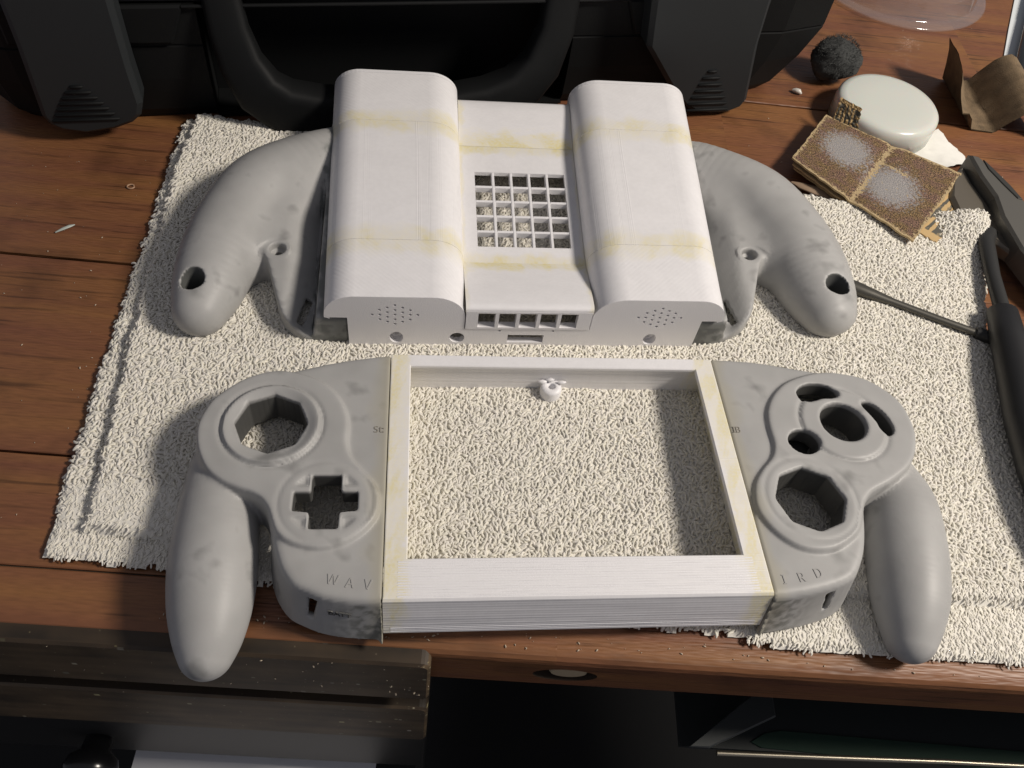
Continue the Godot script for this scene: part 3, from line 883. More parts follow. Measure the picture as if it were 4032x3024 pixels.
func towel() -> void:
	tn.seed = 12; tn.frequency = 0.05
	var t := thing("terry_towel", "cream white folded terry cloth towel lying on the desk", "towel")
	var mb := MB.new()
	mb.g = 0
	var st := 1.5
	for i in range(-118, 220):
		for k in range(-122, 40):
			var x := i * st; var z := k * st
			var ok := true
			for c in [[0, 0], [1, 0], [1, 1], [0, 1]]:
				if towel_in(x + c[0] * st, z + c[1] * st) < 0.2: ok = false
			if not ok: continue
			var P := func(a: float, b: float) -> Vector3: return Vector3(a, maxf(0.25, towel_h(a, b)), b)
			mb.quad(P.call(x, z), P.call(x + st, z), P.call(x + st, z + st), P.call(x, z + st))
	part(mb.mesh(false), "cloth", M.sheet, t)
	# loops of yarn
	var kinds := []
	for v in 6:
		var y := MB.new()
		var path := []; var rad := []
		var bend := rng.randf_range(-1.0, 1.0)
		var len := rng.randf_range(2.2, 3.2)
		for i in 8:
			var s := i / 7.0
			var a := s * PI
			path.append(Vector3(bend * sin(s * PI * 1.5) * 0.95 + sin(s * 7.0 + v) * 0.25, 1.15 * sin(a) * (1.0 - 0.25 * s) - 0.45, (s - 0.5) * len))
			rad.append(0.43 if i > 0 and i < 7 else 0.3)
		y.tube(path, rad, 6, 0.9)
		kinds.append(y.mesh())
	var xf := []; var cl := []
	for v in 6: xf.append([]); cl.append([])
	var x := -178.0
	var pitch := 1.12
	while x < 232.0:
		var z := -183.0
		while z < 58.0:
			var px := x + rng.randf_range(-0.7, 0.7); var pz := z + rng.randf_range(-0.7, 0.7)
			z += pitch
			var e := towel_in(px, pz)
			if e < 0.5 or (pz > 20.0 and e < 1.3): continue
			var hem := pz > 28.0 and (px < -80.0 or px > 55.0)
			if hem: z -= pitch * 0.25
			var b := Basis(Vector3.UP, rng.randfn() * 0.62 + tn.get_noise_2d(px * 2.2, pz * 2.2) * 1.3 if not hem else rng.randf_range(-0.35, 0.35))
			b = b * Basis(Vector3.RIGHT, rng.randf_range(-0.4, 0.4)) * Basis(Vector3.BACK, rng.randf_range(-0.6, 0.6))
			var s := rng.randf_range(0.75, 1.2)
			var sy := s
			if hem: s *= 0.72; sy = s * 0.6
			if px < -84.0 and pz > 13.0 and pz < 29.0: s *= 0.7; sy = s * 0.42
			b = b * Basis.from_scale(Vector3(s, sy, s))
			var y := maxf(0.3, towel_h(px, pz)) - 0.02
			var kv := rng.randi_range(0, 5)
			if xf[kv].size() > 16000: continue
			xf[kv].append(Transform3D(b, Vector3(px, y, pz) * S))
			var g := rng.randf_range(0.88, 1.05)
			cl[kv].append(Color(g, g * rng.randf_range(0.985, 1.0), g * rng.randf_range(0.95, 1.0)))
		x += pitch
	for v in 6:
		var mm := MultiMesh.new()
		mm.transform_format = MultiMesh.TRANSFORM_3D
		mm.use_colors = true
		mm.mesh = kinds[v]
		mm.instance_count = xf[v].size()
		for i in xf[v].size():
			mm.set_instance_transform(i, xf[v][i]); mm.set_instance_color(i, cl[v][i])
		var mi := MultiMeshInstance3D.new()
		mi.multimesh = mm
		mi.material_override = M.terry
		mi.name = numbered(t, "yarn_loops")
		mi.set_meta("kind", "stuff")
		t.add_child(mi, true)

# ---------------------------------------------------------------- black tool case
func footprint(y: float, ins: float) -> PackedVector3Array:
	var p := PackedVector3Array()
	for q in [[-46, 0], [-56, -4], [-66, -16], [-74, -50], [-76, -170], [326, -170], [324, -56], [314, -20], [304, -5], [292, 0]]:
		var v := Vector3(q[0] + ((10.0 + 14.0 * smoothstep(2.0, 40.0, y)) * clampf((q[0] - 280.0) / 24.0, 0.0, 1.0) if q[0] > 250 else 0.0), y, q[1])
		p.append(v + Vector3(signf(125.0 - v.x) * ins, 0, -ins * 0.6 if q[1] > -100 else 0.0))
	return p

func case_box() -> void:
	var t := thing("tool_case", "large black plastic tool case with carry handle behind the towel", "tool case", Vector3(-188, 0, -173), deg_to_rad(13.4))
	# base: two columns and a deep handle recess between them
	for side in [-1, 1]:
		var mb := MB.new()
		var rings := []
		for yy in [[1.0, 7.0], [6.0, 3.0], [22.0, 0.5], [37.4, 0.0], [37.7, 1.0], [38.5, 1.0], [38.8, 0.0], [57.0, 0.0]]:
			var fp := footprint(yy[0], yy[1])
			var q := PackedVector3Array()
			for v in fp:
				if side < 0: q.append(Vector3(minf(v.x, 31.0), v.y, v.z))
				else: q.append(Vector3(maxf(v.x, 196.0), v.y, v.z))
			rings.append(q)
		mb.loft(rings, true, true, -1)
		part(mb.mesh(), "case_column", M.black, t)
	var rc := MB.new(); rc.box(Vector3(31.2, 2, -150), Vector3(195.8, 56, -22), 1.0); part(rc.mesh(), "recess_wall", M.black, t)
	var bp := MB.new(); bp.box(Vector3(31.2, 1.0, -33.8), Vector3(195.8, 1.9, -1.5)); part(bp.mesh(), "case_bottom", M.black, t)
	var lid := MB.new()
	var lr := []
	for yy in [[57.4, 1.2], [58.4, -1.6], [70.0, -2.2], [150.0, 1.0], [190.0, 6.0]]: lr.append(footprint(yy[0], yy[1]))
	lid.loft(lr, true, true, -1)
	part(lid.mesh(), "lid", M.black, t)
	for pz in [pv([-44, 57, -44, 41, 19.5, 40, 26, 55.2, 26, 57]), pv([219, 57, 219, 55.4, 225, 40, 290, 38.5, 290, 57])]:
		var pm := MB.new(); pm.prism(pz, 4.0, 1.0, Transform3D(Basis.IDENTITY, Vector3(0, 0, -1.5)))
		part(pm.mesh(), "lid_skirt", M.black, t)
	var sm := MB.new(); sm.tube([Vector3(26, 56.3, 1.6), Vector3(120, 56.5, 1.8), Vector3(219, 56.6, 1.6)], [0.8, 0.8, 0.8], 8)
	part(sm.mesh(), "lid_seam", M.black, t)
	# carry handle
	var hb := MB.new()
	var hp := []; var hr := []
	for q in [[42, 58, -2, 8.0], [43, 45, 2, 8.4], [46, 32, 6, 9.4], [52, 20, 9, 11.0], [62, 12.5, 11, 12.0], [78, 9.0, 12, 12.0], [105, 7.5, 12, 11.6], [135, 8.0, 12, 11.6], [155, 10.5, 11, 11.8], [170, 16.5, 9, 11.0], [180, 27.0, 6, 9.6], [186, 42, 2, 8.4], [188, 58, -2, 8.0]]:
		hp.append(Vector3(q[0], q[1] + 1.5, q[2])); hr.append(q[3])
	hb.tube(hp, hr, 20, 0.7, Vector3(0, 0, 1), 0.5)
	part(hb.mesh(), "carry_handle", M.black, t)
	# latches with finger ribs
	var shapes := [pv([-36.6, 96, -37, 47.9, -38.4, 14.7, -36.4, 10, -32.4, 7.2, -23, 5.0, -11, 6.8, -3.5, 9.6, 1.0, 13.4, 3.1, 19.4, 2.7, 36, 3.4, 96]), pv([221, 96, 228, 40, 246, 17, 255, 7.6, 262, 3.4, 272, 1.6, 281, 1.8, 287.5, 4.6, 289.5, 9, 288.4, 16, 284.5, 40, 281, 96])]
	var rb := [[-20.6, 29.2, 13.2, 5.4, 27.0], [264.5, 27.0, 5.2, 5.4, 24.0]]
	for l in 2:
		var mb := MB.new()
		mb.prism(shapes[l], 12.0, 2.2, Transform3D(Basis.IDENTITY, Vector3(0, 0, 2.0)))
		var lo := part(mb.mesh(), "latch", M.latch if M.has("latch") else M.black, t)
		for i in 7:
			var s := i / 6.0
			var wd := lerpf(rb[l][3], rb[l][4], pow(s, 0.8))
			var cx: float = rb[l][0] + s * (-0.5 if l == 0 else 3.4)
			var yy := lerpf(rb[l][1], rb[l][2], s)
			var rm := MB.new()
			rm.tube([Vector3(cx - wd / 2, yy, 14.0), Vector3(cx - wd / 2 + 0.6, yy, 14.2), Vector3(cx + wd / 2 - 0.6, yy, 14.2), Vector3(cx + wd / 2, yy, 14.0)], [0.25, 0.75, 0.75, 0.25], 8)
			part(rm.mesh(), "rib", M.black, lo)

# ---------------------------------------------------------------- back shell: white printed middle, grey wings
func splay(mb: MB) -> void:                          # the print widens a little towards its far end
	for i in mb.v.size():
		var p := mb.v[i]
		mb.v[i].x = p.x * (1.0 - 0.0007 * p.z) - 0.028 * p.z

func back_shell() -> void:
	var t := thing("back_shell", "handheld back shell, white printed humps with fan grille between grey grips", "device shell", Vector3(-13.2, 0, -56.8), deg_to_rad(5.9))
	var zs := [0.0, -28.4, -98.6, -131.8]
	for side in [-1.0, 1.0]:
		var outer := arch(side)
		var pr := PackedVector2Array()
		for q in outer: pr.append(q)
		for i in range(outer.size() - 1, -1, -1):
			var q: Vector2 = outer[i]
			pr.append(Vector2(lerpf(q.x, side * 49.0, 0.08), 16.0 + (q.y - 16.0) * 0.87 if q.y > 17.0 else q.y))
		var tx := stain_texture(512, 512, 81 + int(side), [[1, 28.4 / 132.0, 0.058, 1.0], [1, 98.6 / 132.0, 0.058, 1.0]])
		for k in 3:
			var mb := MB.new()
			extrude_profile(mb, pr, zs[k], zs[k + 1], Vector4(0, 1, 0, -132), 0.14)
			var mid := k == 1
			var m := printed(tx, null, 0.0)
			m.normal_enabled = true
			m.normal_texture = M.lines_x if mid else M.lines_f
			m.normal_scale = 0.30 if mid else 0.22
			m.uv2_scale = Vector3.ONE
			if mid: m.roughness = 0.36
			splay(mb)
			var o := part(mb.mesh(), "hump_section", M.white, t)
			m.normal_texture = M.flank if mid else M.hatch
			m.normal_scale = 0.55 if mid else 0.12
			if not mid: m.uv1_scale = Vector3.ONE
			o.material_override = m
	# end panel with speaker holes, screw recesses, slots (faces the viewer)
	var cs := CSGCombiner3D.new()
	cs.name = "end_panel"
	var pp := PackedVector2Array()
	var al := arch(-1.0)
	for q in [Vector2(-65.6, 5.0), Vector2(-65.6, 21.3)]: pp.append(q)
	for q in al: pp.append(q)
	pp.append(Vector2(-23.0, 16.0)); pp.append(Vector2(23.0, 16.0))
	var ar := arch(1.0)
	ar.reverse()
	for q in ar: pp.append(q)
	pp.append(Vector2(65.6, 21.3)); pp.append(Vector2(65.6, 5.0))
	var p2 := PackedVector2Array()
	var pin: PackedVector2Array = Geometry2D.offset_polygon(pp, -0.08)[0]
	for q in pin:
		if p2.is_empty() or p2[p2.size() - 1].distance_to(q * S) > 1e-5: p2.append(q * S)
	var pg := CSGPolygon3D.new()
	pg.polygon = p2; pg.depth = 0.0026
	pg.position.z = 0.00006
	cs.add_child(pg)
	for sx in [-48.6, 48.8]:
		for r in range(-4, 5):
			var cols: Array = [[-3, -2, 0, 2, 3], [-1, 1], [-2, 0, 2], [-1, 1], [0]][absi(r)]
			for c in cols:
				var cy := CSGCylinder3D.new()
				cy.operation = CSGShape3D.OPERATION_SUBTRACTION
				cy.radius = 0.00055; cy.height = 0.008; cy.sides = 8
				cy.transform = Transform3D(Basis(Vector3.RIGHT, PI / 2), Vector3(sx + c * 2.7, 23.2 + r * 1.27, 0) * S)
				cs.add_child(cy)
	for q in [[-25.9, 10.6, 2.8, 0.0], [-10.3, 14.8, 0.5, 0.0], [9.8, 14.8, 0.5, 0.0], [-48.2, 10.6, 2.5, 1.0], [47.8, 10.6, 2.5, 1.0]]:
		var cy := CSGCylinder3D.new()
		cy.operation = CSGShape3D.OPERATION_SUBTRACTION
		cy.radius = q[2] * S; cy.sides = 20
		cy.height = 0.012
		cy.transform = Transform3D(Basis(Vector3.RIGHT, PI / 2) * Basis.from_scale(Vector3(1, 1, 1.25 if q[3] > 0.0 else 1.0)), Vector3(q[0], q[1], 0.0) * S)
		cs.add_child(cy)
	var us := CSGBox3D.new(); us.operation = CSGShape3D.OPERATION_SUBTRACTION
	us.size = Vector3(13.6, 4.4, 9) * S; us.position = Vector3(-0.2, 10.3, 0) * S
	cs.add_child(us)
	cs.material_override = M.white
	t.add_child(cs, true)
	# screw bosses behind the end panel
	for sx in [-48.2, 47.8]:
		var sb := MB.new(); sb.lathe(pv([1.0, 6.0, 1.0, 0.0, 3.6, 0.0, 3.6, 6.0]), 20, Vector3(sx, 9.8, -2.6), Basis(Vector3.RIGHT, -PI / 2))
		part(sb.mesh(), "screw_boss", M.white, t)
	# vent row: five openings under the front edge of the channel
	var vt := CSGCombiner3D.new()
	var vb := CSGBox3D.new(); vb.size = Vector3(46.3, 9.6, 2.8) * S; vb.position = Vector3(0, 20.8, -1.08) * S
	vt.add_child(vb)
	for i in 5:
		var c := CSGBox3D.new(); c.operation = CSGShape3D.OPERATION_SUBTRACTION
		c.size = Vector3(6.3, 7.7, 9) * S; c.position = Vector3(-15.6 + i * 7.62, 20.9, 0) * S
		vt.add_child(c)
	vt.name = "vent_frame"
	vt.material_override = M.white
	t.add_child(vt, true)
	# channel: front ramp, fan plate with grille, far ramp
	var ux := Vector4(0, 1, 0, -131)
	var cht := stain_texture(512, 512, 91, [[0, 0.02, 0.05, 1.0], [0, 0.2, 0.001, 0.0]])
	var slab := func(called: String, prof: Array, bands: Array, sd: int) -> void:
		# prof: [z, y] along the channel, top side; 2 mm thick
		var mb := MB.new()
		var n := prof.size()
		var L := 0.0
		var acc := [0.0]
		for i in range(n - 1):
			L += Vector2(prof[i][0], prof[i][1]).distance_to(Vector2(prof[i + 1][0], prof[i + 1][1])); acc.append(L)
		mb.g = 0
		for i in range(n - 1):
			for s in 8:
				var xa := -23.4 + 46.8 * s / 8.0; var xb := -23.4 + 46.8 * (s + 1) / 8.0
				var a := Vector3(xa, prof[i][1], prof[i][0]); var b := Vector3(xb, prof[i][1], prof[i][0])
				var c := Vector3(xb, prof[i + 1][1], prof[i + 1][0]); var d := Vector3(xa, prof[i + 1][1], prof[i + 1][0])
				mb.g = 0
				mb.quad(a, b, c, d, Vector2(s / 8.0, acc[i] / L), Vector2((s + 1) / 8.0, acc[i] / L), Vector2((s + 1) / 8.0, acc[i + 1] / L), Vector2(s / 8.0, acc[i + 1] / L))
				mb.g = 1
				var dn := Vector3(0, -0.9, 0)
				mb.quad(a + dn, d + dn, c + dn, b + dn)
		mb.g = -1
		for e in [0, n - 1]:
			var a := Vector3(-23.4, prof[e][1], prof[e][0]); var b := Vector3(23.4, prof[e][1], prof[e][0])
			var dn := Vector3(0, -0.9, 0)
			if e == 0: mb.quad(a, a + dn, b + dn, b)
			else: mb.quad(a, b, b + dn, a + dn)
		splay(mb)
		part(mb.mesh(), called, printed(stain_texture(256, 256, sd, bands, 1.25), null, 0.0), t)
	slab.call("front_ramp", [[0.25, 25.5], [0.22, 26.2], [0.0, 26.7], [-0.5, 27.1], [-1.3, 27.35], [-3.0, 27.2], [-10.0, 25.8], [-18.0, 23.6], [-27.0, 21.4], [-28.6, 21.1]], [[1, 1.0, 0.16, 1.2], [0, 1.0, 0.04, 0.6], [0, 0.0, 0.03, 0.5]], 95)
	slab.call("far_ramp", [[-98.6, 21.0], [-100.5, 21.3], [-110.0, 22.3], [-122.0, 23.3], [-127.0, 23.4], [-128.6, 22.8], [-129.4, 21.4]], [[1, 0.0, 0.3, 1.2], [0, 0.0, 0.05, 0.7], [0, 1.0, 0.05, 0.6]], 97)
	# fan plate: border of four strips, then crossing bars
	var px0 := -17.6; var px1 := 18.6; var pz0 := -81.6; var pz1 := -37.4
	var plate_tex := stain_texture(256, 256, 99, [[1, 0.0, 0.07, 1.1], [1, 1.0, 0.07, 1.1], [0, 0.0, 0.03, 0.6], [0, 1.0, 0.03, 0.6]], 1.2)
	var pmat := printed(plate_tex, M.hatch, 0.45)
	for r in [[-23.4, 23.4, -98.4, pz0], [-23.4, 23.4, pz1, -28.7], [-23.4, px0, pz0, pz1], [px1, 23.4, pz0, pz1]]:
		var mb := MB.new()
		mb.box(Vector3(r[0], 19.2, r[2]), Vector3(r[1], 21.0, r[3]))
		for i in mb.v.size(): mb.uv[i] = Vector2((mb.v[i].x + 23.4) / 46.8, (mb.v[i].z + 98.4) / 69.7)
		splay(mb)
		part(mb.mesh(), "fan_plate", pmat, t)
	var cw := (px1 - px0) / 5.0; var cd := (pz1 - pz0) / 5.0
	for i in range(1, 5):
		var mb := MB.new(); mb.box(Vector3(px0 + cw * i - 0.55, 18.2, pz0), Vector3(px0 + cw * i + 0.55, 20.9, pz1), 0.2)
		splay(mb)
		part(mb.mesh(), "grille_bar", M.white, t)
	for i in range(1, 5):
		for j in 5:
			var mb := MB.new(); mb.box(Vector3(px0 + cw * j + (0.55 if j > 0 else 0.0), 18.2, pz0 + cd * i - 0.6), Vector3(px0 + cw * (j + 1) - (0.55 if j < 4 else 0.0), 20.85, pz0 + cd * i + 0.6), 0.2)
			splay(mb)
			part(mb.mesh(), "grille_bar", M.white, t)
	# far end wall and side skirts of the print
	var fw := MB.new(); fw.prism(pp, 2.0, 0.0, Transform3D(Basis.IDENTITY, Vector3(0, 0, -133.9)))
	splay(fw)
	part(fw.mesh(), "far_end_panel", M.white, t)
	for sx in [-1.0, 1.0]:
		var sk := MB.new()
		sk.box(Vector3(minf(sx * 65.8, sx * 64.0), 5.0, -131.7), Vector3(maxf(sx * 65.8, sx * 64.0), 21.2, -2.4))
		splay(sk)
		part(sk.mesh(), "side_skirt", M.white, t)
	var bf := back_field()
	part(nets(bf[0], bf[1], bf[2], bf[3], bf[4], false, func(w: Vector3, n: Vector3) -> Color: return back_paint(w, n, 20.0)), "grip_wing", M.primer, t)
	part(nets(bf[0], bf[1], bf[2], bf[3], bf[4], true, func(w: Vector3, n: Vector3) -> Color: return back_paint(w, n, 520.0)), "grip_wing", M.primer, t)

func back_paint(w: Vector3, n: Vector3, sd: float) -> Color:
	var c := primer(w, n, 99.0, sd)
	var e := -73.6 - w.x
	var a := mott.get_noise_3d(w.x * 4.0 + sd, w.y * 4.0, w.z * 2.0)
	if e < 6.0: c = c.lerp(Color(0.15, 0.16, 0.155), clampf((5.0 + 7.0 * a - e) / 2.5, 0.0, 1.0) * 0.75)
	if Vector2(w.x + 120.6, w.z + 16.2).length() < 4.4 and absf(n.y) < 0.7: c = Color(0.12, 0.122, 0.12)
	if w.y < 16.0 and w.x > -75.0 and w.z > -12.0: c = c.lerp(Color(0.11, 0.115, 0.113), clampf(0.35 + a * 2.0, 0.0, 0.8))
	return c

# ---------------------------------------------------------------- front shell: white screen frame, grey button wings
func front_shell() -> void:
	var t := thing("front_shell", "handheld front shell, white screen frame between grey button wings", "device shell", Vector3(0, 22, 0), deg_to_rad(5.1))
	t.rotation.x = deg_to_rad(-2.3)
	var tx := stain_texture(1024, 768, 101, [[0, 0.015, 0.05, 1.15], [0, 0.985, 0.05, 1.15], [1, 1.02, 0.03, 0.2]])
	var m := printed(tx, M.lines_f, 0.35)
	# texture of print lines runs along the long side: separate materials for top and lower bar
	var ox := 57.6; var zt := -41.8; var zb := 49.0
	var ix := 50.8; var it := -36.5; var ib := 36.5
	var rings := [
		[-ox, ox, zt, zb + 3.4, -16.0], [-ox, ox, zt, zb + 0.5, -0.8], [-ox + 0.1, ox - 0.1, zt + 0.5, zb - 0.1, -0.1], [-ox + 0.4, ox - 0.4, zt + 0.9, zb - 0.8, 0.0],
		[-ix - 0.3, ix + 0.3, it - 0.3, ib + 0.3, 0.0], [-ix, ix, it, ib, -0.3], [-ix, ix, it, ib, -1.4], [-ox + 1.8, ox - 1.8, it - 1.5, zb - 1.8, -1.45], [-ox + 1.8, ox - 1.8, it - 1.5, zb + 0.6, -15.9], [-ox + 1.2, ox - 1.2, zt + 1.2, zb + 1.6, -16.0]]
	var mb := MB.new()
	mb.g = -1
	var cr := func(r: Array) -> Array: return [Vector3(r[0], r[4], r[2]), Vector3(r[1], r[4], r[2]), Vector3(r[1], r[4], r[3]), Vector3(r[0], r[4], r[3])]
	for i in range(rings.size()):
		var A: Array = cr.call(rings[i]); var B: Array = cr.call(rings[(i + 1) % rings.size()])
		for k in 4:
			var l := (k + 1) % 4
			mb.quad(A[k], A[l], B[l], B[k])
	for i in mb.v.size():
		var p := mb.v[i]
		mb.uv[i] = Vector2((p.x + 57.6) / 115.2, (p.z - minf(p.y, 0.0) * 0.3 + 41.8) / 100.0)
	part(mb.mesh(), "screen_frame", m, t)
	# print lines: raised filament rows on the lower bar, as real ridges
	for i in 14:
		var z := 37.6 + i * 0.82
		var rm := MB.new()
		var pth := []; var rd := []
		for k in 24:
			var x := -53.5 + 107.0 * k / 23.0
			pth.append(Vector3(x, -0.33 + rng.randf_range(-0.03, 0.03), z + rng.randf_range(-0.04, 0.04))); rd.append(0.42 + rng.randf_range(-0.05, 0.05))
		rm.tube(pth, rd, 8)
		part(rm.mesh(), "filament_row", M.white, t)
	for i in 18:
		var s := i / 17.0
		var y := -1.4 - s * 14.0
		var rm := MB.new()
		var pth := []; var rd := []
		for k in 16:
			pth.append(Vector3(-55.5 + 111.0 * k / 15.0, y + rng.randf_range(-0.03, 0.03), 49.06 - 0.42 + 0.21 * -y + rng.randf_range(-0.03, 0.02))); rd.append(0.5 if i % 5 else 0.56)
		rm.tube(pth, rd, 8)
		part(rm.mesh(), "filament_row", M.white, t)
	# screw post on the far inner wall
	var sp := MB.new()
	sp.lathe(pv([1.3, -14, 1.3, -9.5, 2.2, -9.3, 3.6, -9.6, 3.9, -10.4, 3.9, -14]), 18, Vector3(-0.4, 0, -35.6))
	part(sp.mesh(), "screw_post", M.white, t)
	for q in [[-3.6, -8.9, -37.2, 1.2], [3.4, -8.8, -36.9, 1.0], [-0.8, -8.6, -38.0, 1.4]]:
		var bl := MB.new(); bl.tube([Vector3(q[0] - 1.4, q[1], q[2]), Vector3(q[0], q[1] + 0.3, q[2] + 0.4), Vector3(q[0] + 1.5, q[1] - 0.1, q[2])], [0.4, q[3] * 0.8, 0.4], 8)
		part(bl.mesh(), "print_blob", M.white, t)
	part(front_wing(true), "button_wing", M.primer, t)
	part(front_wing(false), "button_wing", M.primer, t)
	var lm := mat(Color(0.36, 0.355, 0.345), 0.28)
	for q in [["W", -71.8, 42.9, 2.9, 0.15], ["A", -66.9, 44.0, 2.9, 0.12], ["V", -61.8, 44.6, 2.9, 0.1], ["I", 61.7, 45.0, 2.9, -0.05], ["R", 67.3, 44.4, 2.9, -0.12], ["D", 73.0, 43.1, 2.9, -0.18]]:
		letter(q[0], Vector3(q[1], 0.0, q[2]), q[3], q[4], lm, t)
	var ld := MB.new(); ld.box(Vector3(73, -9.5, -17), Vector3(91, -8.5, -1.0), 0.2)
	part(ld.mesh(), "inner_ledge", mat(Color(0.06, 0.06, 0.058), 0.6), t)
	var em := mat(Color(0.10, 0.10, 0.097), 0.4)
	for k in 4:
		letter("BATT"[k], Vector3(-72.4 + k * 1.7, -7.6, 49.45 + k * 0.33), 1.5, 0.0, em, t, true)
	var dk := mat(Color(0.26, 0.24, 0.205), 0.6)
	letter("S", Vector3(-61.6, 0.0, -9.2), 2.1, 0.0, dk, t)
	letter("t", Vector3(-60.2, 0.0, -9.2), 2.1, 0.0, dk, t)
	letter(":", Vector3(-59.2, 0.0, -9.2), 2.1, 0.0, dk, t)
	letter("I", Vector3(59.0, 0.0, -10.0), 1.9, 0.0, dk, t)
	letter("B", Vector3(60.4, 0.0, -10.0), 1.9, 0.0, dk, t)

func letter(s: String, at: Vector3, h: float, turn: float, m: Material, par: Node, upright := false) -> void:
	var tm := TextMesh.new()
	tm.text = s; tm.font = GF
	tm.font_size = 32
	tm.pixel_size = h * S / 23.0
	tm.depth = 0.0004
	var o := MeshInstance3D.new()
	o.mesh = tm; o.material_override = m
	o.name = numbered(par, "letter")
	o.transform = Transform3D(Basis(Vector3.UP, -0.19) if upright else Basis(Vector3.UP, -turn) * Basis(Vector3.RIGHT, -PI / 2), at * S)
	par.add_child(o, true)

# ---------------------------------------------------------------- small things round the work
func small_things() -> void:
	# jar lid
	var jl := MB.new()
	jl.lathe(pv([0, 14.6, 12, 14.6, 22, 14.5, 24.6, 14.0, 26.0, 12.6, 26.4, 10.5, 26.4, 0.4, 24.4, 0.3, 24.4, 0.9]), 72, Vector3(170.3, 0, -231.5))
	var jm := mat(Color(0.62, 0.64, 0.59), 0.22)
	jm.subsurf_scatter_enabled = true; jm.subsurf_scatter_strength = 0.15
	tag(part(jl.mesh(), "jar_lid", jm), "round smooth milky white plastic jar lid behind the sandpaper pad", "lid")
	# foam ball
	var fb := MB.new()
	var fnz := FastNoiseLite.new(); fnz.seed = 8; fnz.frequency = 0.12
	fb.g = 0
	for i in 28:
		for j in 48:
			var P := func(a: int, b: int) -> Vector3:
				var th := PI * a / 28.0; var ph := TAU * b / 48.0
				var d := Vector3(sin(th) * cos(ph), cos(th), sin(th) * sin(ph))
				return Vector3(151, 11.5, -270) + d * (12.0 + fnz.get_noise_3dv(d * 7.0) * 2.6 + fnz.get_noise_3dv(d * 40.0) * 1.0) * Vector3(1.1, 0.85, 1.0)
			fb.quad(P.call(i, j), P.call(i, j + 1), P.call(i + 1, j + 1), P.call(i + 1, j))
	var bo := part(fb.mesh(), "foam_ball", mat(Color(0.045, 0.047, 0.046), 0.95))
	tag(bo, "dark grey fuzzy foam ball beside the tool case", "ball")
	var hm := MB.new()
	for i in 1600:
		var d := Vector3(rng.randfn(), absf(rng.randfn()) * 0.9 - 0.2, rng.randfn()).normalized()
		var p := Vector3(151, 11.5, -270) + d * 12.1
		var q := p + (d + Vector3(rng.randfn(), rng.randfn(), rng.randfn()) * 0.9).normalized() * rng.randf_range(0.8, 2.0)
		var s := d.cross(q - p).normalized() * 0.09
		var u := d * 0.09
		hm.g = -1
		hm.quad(p - s, p + s, q + s, q - s); hm.quad(p - u, p + u, q + u, q - u)
	var fz := part(hm.mesh(false), "fuzz", mat(Color(0.08, 0.083, 0.08), 0.9), bo)
	fz.set_meta("kind", "stuff")
	# sandpaper pad: folded sheets
	var pad := thing("sandpaper_pad", "brown folded sandpaper pad with two grey clogged patches", "sandpaper")
	var A := Vector3(137, 0, -221.7); var B := Vector3(112.7, 0, -184.5); var Dd := Vector3(158.7, 0, -132.8); var E2 := Vector3(197.3, 0, -185.2)
	var gm := StandardMaterial3D.new()
	gm.albedo_texture = grit_texture(); gm.roughness = 0.85
	gm.normal_enabled = true; gm.normal_texture = speckle_normal(77, 0.2, 5.0); gm.normal_scale = 0.8
	sheet(pad, "grit_sheet", gm, A, E2, Dd, B, func(u: float, v: float) -> float: return 8.6 + 1.6 * absf(u - 0.5) - 1.2 * exp(-pow((u - 0.51) / 0.03, 2.0)) + 0.5 * sin(v * 5.0 + u * 3.0), 0.9)
	var cream := mat(Color(0.42, 0.30, 0.16), 0.85)
	sheet(pad, "paper_layer", cream, A.lerp(Dd, 0.02) + Vector3(1.5, 0, 1), E2 + Vector3(-1.5, 0, 0.5), Dd + Vector3(-0.5, 0, -1.5), B + Vector3(1, 0, 1.2), func(u: float, v: float) -> float: return 6.2 + 1.0 * absf(u - 0.5) + 0.4 * sin(v * 4.0), 0.9)
	sheet(pad, "paper_layer", cream, A + Vector3(2.5, 0, 2), E2 + Vector3(-3.0, 0, 1.5), Dd + Vector3(-1, 0, -3), B + Vector3(2.5, 0, 0.5), func(u: float, v: float) -> float: return 3.8 + 0.3 * sin(u * 5.0), 0.9)
	var prm := StandardMaterial3D.new(); prm.albedo_texture = print_texture(); prm.roughness = 0.8; prm.uv1_scale = Vector3(0.4, 0.24, 1)
	sheet(pad, "printed_flap", prm, Vector3(141.5, 0, -224.2), Vector3(150.5, 0, -217.6), Vector3(151.5, 0, -211.0), Vector3(139.5, 0, -218.0), func(u: float, v: float) -> float: return lerpf(lerpf(18.5, 18.0, u), 7.2, v), 0.6)
	sheet(pad, "printed_flap", prm, Vector3(186, 0, -178), Vector3(199.5, 0, -165.5), Vector3(172.0, 0, -137.0), Vector3(157, 0, -149), func(u: float, v: float) -> float: return 7.6 - 0.6 * u, 0.6)
	# crumpled sandpaper
	var cr := MB.new()
	var prof := [Vector2(-16.5, 23), Vector2(-13, 17), Vector2(-9.5, 9), Vector2(-6.6, 1.4), Vector2(-5.8, 0.6), Vector2(6.4, 0.6), Vector2(7.6, 1.6), Vector2(11, 7.5), Vector2(15, 13.5), Vector2(18.5, 17.0), Vector2(22, 18.0), Vector2(25.5, 16.5), Vector2(28, 11.0), Vector2(31, 3.0)]
	cr.g = 0
